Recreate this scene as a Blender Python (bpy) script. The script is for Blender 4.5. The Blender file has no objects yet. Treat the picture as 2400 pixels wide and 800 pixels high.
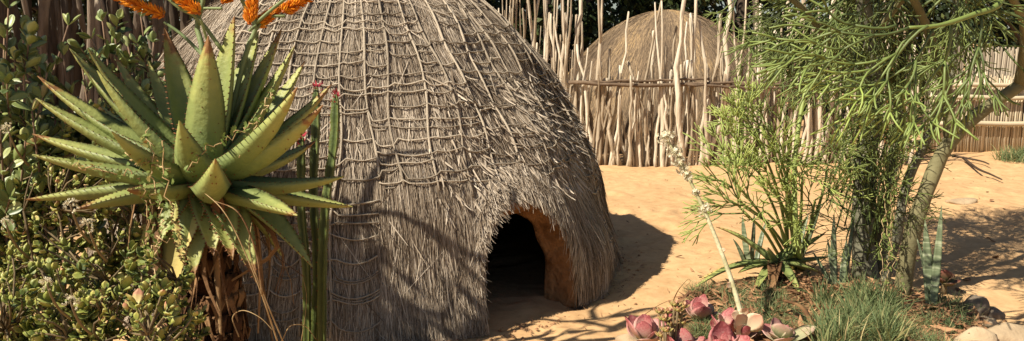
import bpy, math, random
import numpy as np
from mathutils import Vector, Matrix, Euler

# ---------------------------------------------------------------- camera, sky, sun, exposure
SC = bpy.context.scene
COL = SC.collection
PITCH = math.radians(8.75)
CAMH = 1.6
F = 1950.0                                   # focal length in pixels of a 2400 px wide picture
cam_d = bpy.data.cameras.new('camera')
cam_d.sensor_width = 36.0
cam_d.lens = 36.0 * F / 2400.0
cam_d.clip_start = 0.05
cam_d.clip_end = 2000.0
cam = bpy.data.objects.new('camera', cam_d)
COL.objects.link(cam)
cam.location = (0, 0, CAMH)
cam.rotation_euler = (math.radians(90) - PITCH, 0, 0)
SC.camera = cam

SUN_EL = math.radians(48.5)
SUN_H = Vector((-0.84, -0.54)).normalized()  # horizontal direction towards the sun
world = bpy.data.worlds.new('World')
SC.world = world
world.use_nodes = True
wn = world.node_tree.nodes
wl = world.node_tree.links
for n in list(wn):
    wn.remove(n)
wo = wn.new('ShaderNodeOutputWorld')
wb = wn.new('ShaderNodeBackground')
ws = wn.new('ShaderNodeTexSky')
ws.sky_type = 'NISHITA'
ws.sun_disc = False
ws.sun_elevation = SUN_EL
ws.sun_rotation = math.atan2(SUN_H.x, SUN_H.y)
wb.inputs['Strength'].default_value = 0.05
wl.new(ws.outputs[0], wb.inputs['Color'])
wl.new(wb.outputs[0], wo.inputs['Surface'])
sun_d = bpy.data.lights.new('sun', 'SUN')
sun_d.energy = 5.0
sun_d.angle = math.radians(0.5)
sun_d.color = (1.0, 0.905, 0.745)
sun = bpy.data.objects.new('sun', sun_d)
COL.objects.link(sun)
sdir = Vector((SUN_H.x * math.cos(SUN_EL), SUN_H.y * math.cos(SUN_EL), math.sin(SUN_EL)))
sun.rotation_euler = sdir.to_track_quat('Z', 'Y').to_euler()
sun.location = (-6, -4, 9)
SC.view_settings.view_transform = 'Standard'
SC.view_settings.look = 'None'
SC.view_settings.exposure = 0.76
SC.view_settings.gamma = 1.0

# ---------------------------------------------------------------- helpers
rs = np.random.RandomState(11)
random.seed(7)
CP, SP = math.cos(PITCH), math.sin(PITCH)


def P(px, py, d):
    """world point at forward depth d on the sight line of a photograph pixel"""
    a = (px - 1200.0) / F
    b = (400.0 - py) / F
    return np.array([a * d, (CP + SP * b) * d, CAMH + (-SP + CP * b) * d])


def G(px, py, z=0.0):
    a = (px - 1200.0) / F
    b = (400.0 - py) / F
    t = (z - CAMH) / (-SP + CP * b)
    return np.array([a * t, (CP + SP * b) * t, z])


def nz(v):
    v = np.asarray(v, float)
    return v / (np.linalg.norm(v) + 1e-9)


def U(a, b):
    return rs.uniform(a, b)


class MB:
    def __init__(self):
        self.v = []; self.q = []; self.t = []; self.r = []
        self.qm = []; self.tm = []; self.n = 0

    def add(self, v, quads=None, tris=None, m=0, val=0.5):
        v = np.asarray(v, float).reshape(-1, 3)
        if quads is not None and len(quads):
            q = np.asarray(quads, np.int64) + self.n
            self.q.append(q); self.qm.append(np.full(len(q), m))
        if tris is not None and len(tris):
            t = np.asarray(tris, np.int64) + self.n
            self.t.append(t); self.tm.append(np.full(len(t), m))
        self.v.append(v)
        self.r.append(np.broadcast_to(np.asarray(val, float), (len(v),)))
        self.n += len(v)

    def mesh(self, name, mats, smooth=True):
        me = bpy.data.meshes.new(name)
        if self.n == 0:
            return me
        v = np.concatenate(self.v)
        q = np.concatenate(self.q) if self.q else np.zeros((0, 4), np.int64)
        t = np.concatenate(self.t) if self.t else np.zeros((0, 3), np.int64)
        mi = np.concatenate([np.concatenate(self.qm) if self.qm else np.zeros(0),
                             np.concatenate(self.tm) if self.tm else np.zeros(0)]).astype(np.int32)
        loops = np.concatenate([q.ravel(), t.ravel()]).astype(np.int32)
        ls = np.concatenate([np.arange(len(q)) * 4, len(q) * 4 + np.arange(len(t)) * 3]).astype(np.int32)
        me.vertices.add(len(v)); me.vertices.foreach_set('co', v.astype(np.float32).ravel())
        me.loops.add(len(loops)); me.loops.foreach_set('vertex_index', loops)
        me.polygons.add(len(ls)); me.polygons.foreach_set('loop_start', ls)
        me.polygons.foreach_set('material_index', mi)
        me.update(calc_edges=True)
        me.polygons.foreach_set('use_smooth', np.full(len(ls), smooth, bool))
        at = me.attributes.new('rnd', 'FLOAT', 'POINT')
        at.data.foreach_set('value', np.concatenate(self.r).astype(np.float32))
        for m in (mats if isinstance(mats, (list, tuple)) else [mats]):
            me.materials.append(m)
        return me

    def build(self, name, mats, parent=None, smooth=True, loc=None, kind=None):
        o = link(name, self.mesh(name, mats, smooth), parent)
        if loc is not None:
            o.location = loc
        if kind:
            o['kind'] = kind
        return o


def link(name, data, parent=None):
    o = bpy.data.objects.new(name, data)
    COL.objects.link(o)
    if parent is not None:
        o.parent = parent
    return o


def tag(o, label, cat, group=None):
    o['label'] = label
    o['category'] = cat
    if group:
        o['group'] = group
    return o


def thing(name, label, cat, loc=(0, 0, 0), group=None):
    o = link(name, None)
    o.location = loc
    o.empty_display_size = 0.1
    return tag(o, label, cat, group)


def spline(pts, n):
    p = np.asarray(pts, float)
    if len(p) < 3:
        t = np.linspace(0, 1, n)[:, None]
        return p[0] * (1 - t) + p[-1] * t
    p = np.vstack([2 * p[0] - p[1], p, 2 * p[-1] - p[-2]])
    m = len(p) - 3
    u = np.linspace(0, m - 1e-6, n)
    i = u.astype(int); f = (u - i)[:, None]
    a, b, c, d = p[i], p[i + 1], p[i + 2], p[i + 3]
    return 0.5 * (2 * b + (c - a) * f + (2 * a - 5 * b + 4 * c - d) * f ** 2 + (3 * b - a - 3 * c + d) * f ** 3)


def tangents(p):
    t = np.gradient(p, axis=0)
    return t / (np.linalg.norm(t, axis=1)[:, None] + 1e-9)


def tube(mb, pts, rad, sides=6, m=0, val=0.5, cap=True, flat=1.0):
    p = np.asarray(pts, float)
    n = len(p)
    r = np.broadcast_to(np.asarray(rad, float), (n,))
    t = tangents(p)
    ref = np.array([0.0, 0, 1]) if abs(t[0][2]) < 0.9 else np.array([1.0, 0, 0])
    a = nz(np.cross(t[0], ref))
    ang = np.linspace(0, 2 * math.pi, sides, endpoint=False)
    V = []
    for i in range(n):
        a = nz(a - t[i] * np.dot(a, t[i]))
        b = np.cross(t[i], a)
        V.append(p[i] + r[i] * (np.cos(ang)[:, None] * a + flat * np.sin(ang)[:, None] * b))
    V = np.concatenate(V)
    k = np.arange(sides)
    q = np.concatenate([np.stack([i * sides + k, i * sides + (k + 1) % sides,
                                  (i + 1) * sides + (k + 1) % sides, (i + 1) * sides + k], 1) for i in range(n - 1)])
    tr = None
    vv = np.repeat(np.broadcast_to(np.asarray(val, float), (n,)), sides)
    if cap:
        V = np.vstack([V, p[-1] + t[-1] * r[-1] * 0.3, p[0]])
        vv = np.concatenate([vv, vv[-1:], vv[:1]])
        o = (n - 1) * sides
        tr = np.concatenate([np.stack([o + k, o + (k + 1) % sides, np.full(sides, n * sides)], 1),
                             np.stack([(k + 1) % sides, k, np.full(sides, n * sides + 1)], 1)])
    mb.add(V, q, tr, m, vv)


def blade(mb, pts, nrm, wid, thk, conc=0.25, K=5, m=0, val=None):
    """a solid leaf blade: crescent section, closed"""
    p = np.asarray(pts, float)
    n = len(p)
    t = tangents(p)
    a = np.linspace(-1, 1, K)
    ring = 2 * K - 2
    V = []; vv = []
    S_all = []; N_all = []
    for i in range(n):
        N = nrm[i] if np.ndim(nrm) == 2 else np.asarray(nrm, float)
        N = nz(N - t[i] * np.dot(N, t[i]))
        S = np.cross(t[i], N)
        S_all.append(S); N_all.append(N)
        w = wid[i]
        th = thk[i]
        top = p[i] + S * (a * w)[:, None] + N * (conc * w * a * a)[:, None]
        bot = p[i] + S * (a * w)[:, None] + N * (conc * w * a * a - th * (1 - a * a))[:, None]
        V.append(np.vstack([top, bot[-2:0:-1]]))
        vv.append(np.full(ring, i / (n - 1) if val is None else (val[i] if np.ndim(val) else val)))
    V = np.concatenate(V)
    k = np.arange(ring)
    q = np.concatenate([np.stack([i * ring + k, i * ring + (k + 1) % ring,
                                  (i + 1) * ring + (k + 1) % ring, (i + 1) * ring + k], 1) for i in range(n - 1)])
    q = q[:, ::-1]
    mb.add(V, q, None, m, np.concatenate(vv))
    return p, t, np.array(S_all), np.array(N_all)


def ribbons(mb, pts, side, w, val, m=0):
    """many flat strands at once: pts (n,k,3), side (n,3), w (n,k)"""
    n, k, _ = pts.shape
    L = pts - side[:, None, :] * w[:, :, None] * 0.5
    R = pts + side[:, None, :] * w[:, :, None] * 0.5
    V = np.stack([L, R], 2).reshape(-1, 3)
    base = (np.arange(n) * k * 2)[:, None] + (np.arange(k - 1) * 2)[None, :]
    b = base.ravel()
    q = np.stack([b, b + 1, b + 3, b + 2], 1)
    mb.add(V, q, None, m, np.repeat(val, k * 2))


# ---------------------------------------------------------------- materials
def mat(name, stops, rough=0.8, noise=0.3, nscale=6.0, bump=0.0, bscale=40.0, trans=0.0, objr=0.0,
        stretch=(1, 1, 1), spec=0.25, bdist=0.01, attr=True, coord='Object', tcol=None, detail=5.0):
    m = bpy.data.materials.new(name)
    m.use_nodes = True
    N = m.node_tree.nodes; L = m.node_tree.links
    for x in list(N):
        N.remove(x)
    out = N.new('ShaderNodeOutputMaterial')
    bs = N.new('ShaderNodeBsdfPrincipled')
    bs.inputs['Roughness'].default_value = rough
    bs.inputs['Specular IOR Level'].default_value = spec
    tc = N.new('ShaderNodeTexCoord')
    mp = N.new('ShaderNodeMapping')
    mp.inputs['Scale'].default_value = stretch
    L.new(tc.outputs[coord], mp.inputs['Vector'])
    nt = N.new('ShaderNodeTexNoise')
    nt.inputs['Scale'].default_value = nscale
    nt.inputs['Detail'].default_value = detail
    L.new(mp.outputs[0], nt.inputs['Vector'])
    a = N.new('ShaderNodeMath'); a.operation = 'MULTIPLY_ADD'
    L.new(nt.outputs['Fac'], a.inputs[0])
    a.inputs[1].default_value = noise * 2
    a.inputs[2].default_value = -noise
    cur = a.outputs[0]
    if attr:
        at = N.new('ShaderNodeAttribute'); at.attribute_name = 'rnd'
        b = N.new('ShaderNodeMath'); b.operation = 'ADD'
        L.new(at.outputs['Fac'], b.inputs[0]); L.new(cur, b.inputs[1]); cur = b.outputs[0]
    else:
        b = N.new('ShaderNodeMath'); b.operation = 'ADD'
        b.inputs[0].default_value = 0.5; L.new(cur, b.inputs[1]); cur = b.outputs[0]
    if objr:
        oi = N.new('ShaderNodeObjectInfo')
        c = N.new('ShaderNodeMath'); c.operation = 'MULTIPLY_ADD'
        L.new(oi.outputs['Random'], c.inputs[0]); c.inputs[1].default_value = objr
        c.inputs[2].default_value = -objr / 2
        d = N.new('ShaderNodeMath'); d.operation = 'ADD'
        L.new(cur, d.inputs[0]); L.new(c.outputs[0], d.inputs[1]); cur = d.outputs[0]
    cr = N.new('ShaderNodeValToRGB')
    e = cr.color_ramp.elements
    while len(e) > 1:
        e.remove(e[-1])
    e[0].position = stops[0][0]; e[0].color = (*stops[0][1], 1)
    for pos, c in stops[1:]:
        x = e.new(pos); x.color = (*c, 1)
    L.new(cur, cr.inputs[0])
    L.new(cr.outputs[0], bs.inputs['Base Color'])
    if bump:
        bn = N.new('ShaderNodeTexNoise')
        bn.inputs['Scale'].default_value = bscale
        bn.inputs['Detail'].default_value = 6
        L.new(mp.outputs[0], bn.inputs['Vector'])
        bp = N.new('ShaderNodeBump')
        bp.inputs['Strength'].default_value = bump
        bp.inputs['Distance'].default_value = bdist
        L.new(bn.outputs['Fac'], bp.inputs['Height'])
        L.new(bp.outputs[0], bs.inputs['Normal'])
    sh = bs.outputs[0]
    if trans:
        tr = N.new('ShaderNodeBsdfTranslucent')
        L.new(cr.outputs[0], tr.inputs['Color'])
        mx = N.new('ShaderNodeMixShader'); mx.inputs[0].default_value = trans
        L.new(sh, mx.inputs[1]); L.new(tr.outputs[0], mx.inputs[2]); sh = mx.outputs[0]
    L.new(sh, out.inputs['Surface'])
    return m


M = {}
M['thatch'] = mat('thatch_grass', [(0, (.05, .035, .024)), (.3, (.18, .137, .097)), (.6, (.355, .292, .222)), (1, (.57, .49, .395))], .9, .18, 3, spec=.1)
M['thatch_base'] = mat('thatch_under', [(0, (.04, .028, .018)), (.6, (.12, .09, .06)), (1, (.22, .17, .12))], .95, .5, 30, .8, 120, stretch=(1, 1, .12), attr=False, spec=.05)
M['thatch_far'] = mat('thatch_far', [(0, (.09, .065, .045)), (.4, (.18, .13, .085)), (.7, (.31, .22, .13)), (1, (.55, .36, .15))], .9, .28, 2.2, spec=.1)
M['rope'] = mat('grass_rope', [(0, (.10, .08, .06)), (.5, (.30, .25, .19)), (1, (.46, .39, .30))], .9, .4, 25, .6, 160, spec=.1, objr=.3)
M['mud'] = mat('mud_plaster', [(0, (.16, .075, .03)), (.5, (.30, .15, .065)), (1, (.43, .24, .11))], .95, .7, 11, 1.0, 16, attr=False, spec=.05, bdist=.04)
M['post'] = mat('fence_wood', [(0, (.12, .08, .05)), (.3, (.32, .25, .17)), (.6, (.52, .44, .33)), (1, (.74, .66, .53))], .9, .45, 16, 1.0, 34, stretch=(1, 1, .3), objr=.65, spec=.1, bdist=.02)
M['post_shaded'] = mat('shaded_fence_wood', [(0, (.04, .028, .02)), (.5, (.11, .085, .065)), (.8, (.23, .185, .145)), (1, (.42, .35, .27))], .95, .7, 13, 1.0, 26, stretch=(1, 1, .35), objr=.6, spec=.05, bdist=.03)  # brown-grey wood, with partial shade and lit patches put into its colour
M['rail'] = mat('rail_wood', [(0, (.05, .035, .025)), (.6, (.15, .105, .07)), (1, (.27, .2, .14))], .9, .45, 9, .7, 40, spec=.1)
M['reed'] = mat('reeds', [(0, (.28, .21, .13)), (.5, (.50, .42, .29)), (1, (.66, .57, .42))], .8, .15, 5, spec=.2)
M['back_reed'] = mat('old_reeds', [(0, (.16, .125, .09)), (.5, (.30, .25, .18)), (1, (.44, .38, .29))], .85, .15, 5)
M['aloe'] = mat('aloe_leaf', [(0, (.085, .115, .04)), (.3, (.15, .188, .062)), (.65, (.22, .252, .078)), (.9, (.31, .32, .098)), (.97, (.30, .22, .07)), (1, (.22, .11, .04))], .5, .26, 22, .5, 45, objr=.2, spec=.35)
M['thorn'] = mat('thorn', [(0, (.12, .045, .02)), (1, (.22, .09, .035))], .6, .2, 20)
M['aloe_dry'] = mat('dry_aloe_leaf', [(0, (.07, .032, .015)), (.5, (.18, .095, .042)), (1, (.38, .25, .12))], .85, .35, 9, .6, 50, objr=.4, trans=.12)
M['aloe_yellow'] = mat('fading_aloe_leaf', [(0, (.17, .20, .06)), (.5, (.36, .33, .10)), (1, (.50, .36, .13))], .6, .2, 8, .3, 50, objr=.2)
M['aloe_stem'] = mat('aloe_trunk', [(0, (.035, .018, .010)), (.5, (.11, .055, .028)), (1, (.25, .145, .07))], .95, .5, 14, 1.0, 40, spec=.1)
M['stalk'] = mat('flower_stem', [(0, (.12, .17, .07)), (1, (.26, .30, .13))], .55, .3, 12, .2, 50, objr=.3)
M['flower'] = mat('orange_flower', [(0, (.42, .10, .01)), (.5, (.75, .24, .015)), (1, (.85, .42, .03))], .55, .1, 30, trans=.25)
M['jade'] = mat('jade_leaf', [(0, (.06, .09, .02)), (.35, (.25, .28, .06)), (.7, (.44, .42, .12)), (.9, (.50, .36, .16)), (1, (.46, .23, .14))], .5, .12, 20, objr=.55, trans=.12, spec=.4)
M['jade_stem'] = mat('jade_stem', [(0, (.09, .065, .035)), (1, (.22, .165, .09))], .85, .4, 20, .4, 60)
M['shrub'] = mat('shrub_leaf', [(0, (.09, .13, .04)), (.6, (.30, .36, .12)), (.9, (.42, .45, .19)), (1, (.42, .22, .10))], .4, .1, 15, objr=.5, trans=.22, spec=.5)
M['twig'] = mat('brown_twig', [(0, (.09, .055, .035)), (.6, (.22, .14, .09)), (1, (.36, .26, .17))], .85, .3, 20)
M['cactus'] = mat('cactus_skin', [(0, (.035, .05, .015)), (.35, (.055, .08, .02)), (.8, (.11, .14, .035)), (1, (.22, .25, .07))], .55, .3, 18, .4, 60, spec=.4)
M['red_tip'] = mat('red_leaf', [(0, (.25, .02, .035)), (1, (.45, .06, .07))], .5, .2, 20, trans=.2)
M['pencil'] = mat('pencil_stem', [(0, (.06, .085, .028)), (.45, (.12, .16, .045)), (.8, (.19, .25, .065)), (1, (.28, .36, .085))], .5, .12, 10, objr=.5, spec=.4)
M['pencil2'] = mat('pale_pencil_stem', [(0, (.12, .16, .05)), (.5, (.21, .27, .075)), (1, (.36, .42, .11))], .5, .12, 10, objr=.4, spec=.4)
M['pencil_shaded'] = mat('shaded_pencil_stem', [(0, (.035, .048, .018)), (.5, (.08, .105, .033)), (1, (.17, .215, .058))], .55, .12, 10, objr=.6, spec=.3)  # darker copy of the pencil stem: inner crown shade put into the colour
M['bark'] = mat('green_bark', [(0, (.065, .055, .03)), (.5, (.17, .155, .08)), (1, (.32, .295, .165))], .75, .4, 7, .7, 25, spec=.2)
M['bark_dark'] = mat('grey_bark', [(0, (.055, .05, .035)), (.5, (.15, .145, .10)), (1, (.26, .25, .18))], .8, .5, 9, .8, 25, spec=.2)
M['snake'] = mat('snake_leaf', [(0, (.055, .075, .04)), (.45, (.12, .15, .08)), (.6, (.27, .30, .19)), (1, (.38, .40, .27))], .45, .5, 14, stretch=(.5, .5, 3.5), spec=.4, detail=2)
M['pink'] = mat('paddle_leaf', [(0, (.20, .26, .10)), (.35, (.36, .35, .20)), (.6, (.47, .29, .24)), (.85, (.40, .13, .13)), (1, (.26, .055, .06))], .6, .28, 14, .4, 30, objr=.25, spec=.35, trans=.08, bdist=.003)
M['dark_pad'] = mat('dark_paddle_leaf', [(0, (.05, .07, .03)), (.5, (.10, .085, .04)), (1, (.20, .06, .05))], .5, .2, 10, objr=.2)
M['pale_leaf'] = mat('pale_paddle_leaf', [(0, (.46, .50, .28)), (.5, (.62, .50, .34)), (1, (.68, .38, .26))], .5, .15, 8, objr=.2, trans=.15)
M['white_bloom'] = mat('white_bloom', [(0, (.50, .44, .27)), (1, (.74, .70, .55))], .7, .2, 30, trans=.2)
M['pale_stalk'] = mat('pale_stalk', [(0, (.36, .34, .18)), (.5, (.52, .49, .31)), (1, (.66, .60, .42))], .8, .5, 30, .5, 60)
M['rosette'] = mat('rosette_leaf', [(0, (.20, .25, .06)), (.5, (.33, .28, .10)), (1, (.36, .15, .09))], .5, .15, 20, objr=.3)
M['grass'] = mat('bed_grass', [(0, (.06, .09, .035)), (.5, (.15, .20, .085)), (.75, (.25, .27, .11)), (.85, (.45, .38, .19)), (1, (.55, .42, .22))], .6, .1, 4, trans=.2)
M['dry'] = mat('dry_straw', [(0, (.22, .12, .05)), (.5, (.45, .30, .14)), (1, (.62, .46, .25))], .8, .2, 10, trans=.15, objr=.3)
M['litter'] = mat('leaf_litter', [(0, (.10, .05, .025)), (.5, (.27, .14, .07)), (1, (.48, .27, .14))], .85, .2, 10, trans=.1, objr=.5)
M['rock'] = mat('bed_rock', [(0, (.20, .14, .09)), (.5, (.40, .30, .19)), (1, (.55, .44, .30))], .9, .45, 5, .8, 14, objr=.25, attr=False, spec=.15, bdist=.02)
M['rock_dark'] = mat('dark_rock', [(0, (.07, .055, .042)), (1, (.24, .19, .14))], .9, .5, 6, .8, 14, attr=False)
M['soil'] = mat('bed_soil', [(0, (.10, .055, .03)), (.5, (.24, .14, .075)), (1, (.40, .26, .14))], .95, .5, 9, .9, 35, attr=False, spec=.05)
M['far_leaf'] = mat('shaded_forest_leaf', [(0, (.010, .016, .006)), (.7, (.03, .046, .014)), (.93, (.055, .075, .02)), (1, (.10, .11, .03))], .55, .05, 4, trans=.05)  # near-black tones paint the deep forest shade into the leaves
M['far_bark'] = mat('forest_bark', [(0, (.03, .022, .015)), (1, (.12, .09, .065))], .9, .4, 6)
M['vine'] = mat('vine_leaf', [(0, (.10, .16, .035)), (.6, (.22, .27, .07)), (.85, (.38, .30, .10)), (1, (.42, .22, .08))], .6, .1, 20, objr=.3, trans=.25)


def ground_material():
    m = mat('sandy_ground', [(0, (.41, .235, .115)), (.5, (.54, .347, .18)), (1, (.62, .42, .23))], .95, .35, .9, .5, 22, attr=False, spec=.08, bdist=.012, detail=9)
    N = m.node_tree.nodes; L = m.node_tree.links
    bs = [n for n in N if n.type == 'BSDF_PRINCIPLED'][0]
    cr = [n for n in N if n.type == 'VALTORGB'][0]
    tc = [n for n in N if n.type == 'TEX_COORD'][0]
    n2 = N.new('ShaderNodeTexNoise'); n2.inputs['Scale'].default_value = 9; n2.inputs['Detail'].default_value = 8
    n2.inputs['Roughness'].default_value = .7
    L.new(tc.outputs['Object'], n2.inputs['Vector'])
    r2 = N.new('ShaderNodeValToRGB')
    r2.color_ramp.elements[0].position = .3; r2.color_ramp.elements[0].color = (.72, .68, .62, 1)
    r2.color_ramp.elements[1].position = .62; r2.color_ramp.elements[1].color = (1.05, 1.05, 1.05, 1)
    L.new(n2.outputs['Fac'], r2.inputs[0])
    mx = N.new('ShaderNodeMix'); mx.data_type = 'RGBA'; mx.blend_type = 'MULTIPLY'; mx.inputs[0].default_value = .8
    L.new(cr.outputs[0], mx.inputs[6]); L.new(r2.outputs[0], mx.inputs[7])
    L.new(mx.outputs[2], bs.inputs['Base Color'])
    return m


M['ground'] = ground_material()

# ---------------------------------------------------------------- ground
def bumps(x, y):
    return (0.012 * np.sin(1.7 * x + 0.6 * y + 1) + 0.010 * np.sin(2.9 * y - 1.1 * x) + 0.006 * np.sin(5.3 * x + 4.1 * y)
            + 0.004 * np.sin(9.1 * x - 7.3 * y))


def lin(a, b, n):
    return np.linspace(a, b, n, endpoint=False)


xs = np.concatenate([lin(-700, -30, 8), lin(-30, -6, 16), lin(-6, 10, 380), lin(10, 30, 14), np.linspace(30, 700, 8)])
ys = np.concatenate([lin(-300, -5, 6), lin(-5, 2, 14), lin(2, 16, 340), lin(16, 40, 14), np.linspace(40, 900, 10)])
gx, gy = np.meshgrid(xs, ys)
fall = np.clip((14 - np.hypot(gx - 1.5, gy - 7)) / 3, 0, 1)
gz = bumps(gx, gy) * fall - 0.02
r_ = np.random.RandomState(9)
for k in range(420):      # trodden sand: shallow footprints and scuffs
    fx, fy = r_.uniform(-.5, 7.5), 4.3 + 7 * r_.uniform(0, 1) ** 1.3
    an = r_.uniform(0, 3.14); c_, s_ = math.cos(an), math.sin(an)
    sel = (np.abs(gx - fx) < .4) & (np.abs(gy - fy) < .4)
    u_ = ((gx[sel] - fx) * c_ + (gy[sel] - fy) * s_) / r_.uniform(.10, .2); v_ = (-(gx[sel] - fx) * s_ + (gy[sel] - fy) * c_) / r_.uniform(.04, .09)
    rr_ = u_ * u_ + v_ * v_
    gz[sel] += r_.uniform(.5, 1.8) * (-.012 * np.exp(-rr_) + .006 * np.exp(-(np.sqrt(rr_) - 1.5) ** 2 * 3))
nx, ny = len(xs), len(ys)
ii = (np.arange(ny - 1)[:, None] * nx + np.arange(nx - 1)[None, :]).ravel()
mb = MB()
mb.add(np.stack([gx, gy, gz], -1).reshape(-1, 3), np.stack([ii, ii + 1, ii + nx + 1, ii + nx], 1))
g = mb.build('ground', M['ground'])
g['kind'] = 'structure'


def gh(x, y):
    return float(bumps(x, y) - 0.02)


# the planted bed round the tree: a low mound of soil
def bed(name, cx, cy, rx, ry, h, seed):
    r_ = np.random.RandomState(seed)
    mb = MB()
    nr, na = 14, 48
    V = [[cx, cy, gh(cx, cy) + h]]
    ph = r_.uniform(0, 6, 4)
    for i in range(1, nr + 1):
        f = i / nr
        for k in range(na):
            a = 2 * math.pi * k / na
            w = 1 + .10 * math.sin(3 * a + ph[0]) + .06 * math.sin(5 * a + ph[1]) + .03 * math.sin(9 * a + ph[2])
            x = cx + rx * f * w * math.cos(a); y = cy + ry * f * w * math.sin(a)
            z = gh(x, y) + h * (1 - f ** 3) * (1 + .25 * math.sin(7 * x + 3 * y) * math.sin(5 * y)) - (.03 if i == nr else 0)
            V.append([x, y, z])
    k = np.arange(na)
    q = np.concatenate([np.stack([1 + i * na + k, 1 + i * na + (k + 1) % na, 1 + (i + 1) * na + (k + 1) % na, 1 + (i + 1) * na + k], 1) for i in range(nr - 1)])
    t = np.stack([np.zeros(na, int), 1 + k, 1 + (k + 1) % na], 1)
    mb.add(V, q[:, ::-1] if False else q, t)
    o = mb.build(name, M['soil'])
    o['kind'] = 'structure'
    return o


BED = (1.85, 4.75, 1.02, 0.78)
bed('planting_bed', *BED, .05, 3)
bed('planting_bed', -1.85, 3.0, 1.2, .95, .05, 5)

# ---------------------------------------------------------------- thatched hut in front
C = np.array([-1.13, 6.18])
RH, HH = 1.89, 2.30
DOOR = math.radians(41)
ON = np.array([math.sin(DOOR), -math.cos(DOOR)])
OT = np.array([math.cos(DOOR), math.sin(DOOR)])


def hut_r(az, z):
    z = np.clip(z, 0, HH)
    r = RH * np.clip(1 - (z / HH) ** 1.6, 0, 1) ** .55
    r = r + .02 * np.exp(-z / .12)
    lump = (.022 * np.sin(7 * az + 3 * z) + .018 * np.sin(13 * az - 5 * z + 1) + .014 * np.sin(9 * z + 5 * az))
    d = (az - DOOR + math.pi) % (2 * math.pi) - math.pi
    porch = .09 * np.exp(-(d / .42) ** 4) * np.clip(1 - ((z - .45) / .75) ** 2, 0, 1)
    return r + lump * np.clip((HH - z) / .6, 0, 1) + porch


def hut_p(az, z, off=0.0):
    r = hut_r(az, z)
    # outward normal slope from the profile
    e = .01
    dr = (hut_r(az, np.clip(z + e, 0, HH)) - hut_r(az, np.clip(z - e, 0, HH))) / (2 * e)
    dr = np.clip(dr, -8, 8)
    nr = 1 / np.sqrt(1 + dr * dr); nzz = -dr * nr
    rr = r + off * nr
    return np.stack([C[0] + np.sin(az) * rr, C[1] - np.cos(az) * rr, z + off * nzz], -1)


AW, AH = .36, .73


def in_door(az, z, grow=0.0):
    d = (az - DOOR + math.pi) % (2 * math.pi) - math.pi
    u = np.sin(d) * RH
    zz = np.clip(z / (AH + grow), 0, 1)
    half = (AW + grow) * (1 - zz ** 3.4) ** .5
    return (np.abs(u) < half) & (np.abs(d) < 1) & (z < AH + grow)


hut = thing('beehive_hut', 'large beehive hut of grey thatch bound with a rope net, low arched doorway', 'hut', (C[0], C[1], 0))
HL = np.array([C[0], C[1], 0.0])
# shell under the thatch
na, nv = 300, 70
zz = HH * np.sin(np.linspace(0, math.pi / 2, nv)) ** 1.0
zz[0] = -.05
A = np.linspace(0, 2 * math.pi, na, endpoint=False)
ga, gzv = np.meshgrid(A, zz)
V = hut_p(ga, gzv, -.015) - HL
i, k = np.meshgrid(np.arange(nv - 1), np.arange(na), indexing='ij')
q = np.stack([i * na + k, i * na + (k + 1) % na, (i + 1) * na + (k + 1) % na, (i + 1) * na + k], -1).reshape(-1, 4)
cz = (gzv.ravel()[q].mean(1)); ca = ga.ravel()[q]
ca = np.where(ca.max(1) - ca.min(1) > 3, 0, ca.mean(1))
q = q[~in_door(ca, cz)]
mb = MB(); mb.add(V.reshape(-1, 3), q)
mb.build('thatch_shell', M['thatch_base'], hut)

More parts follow.
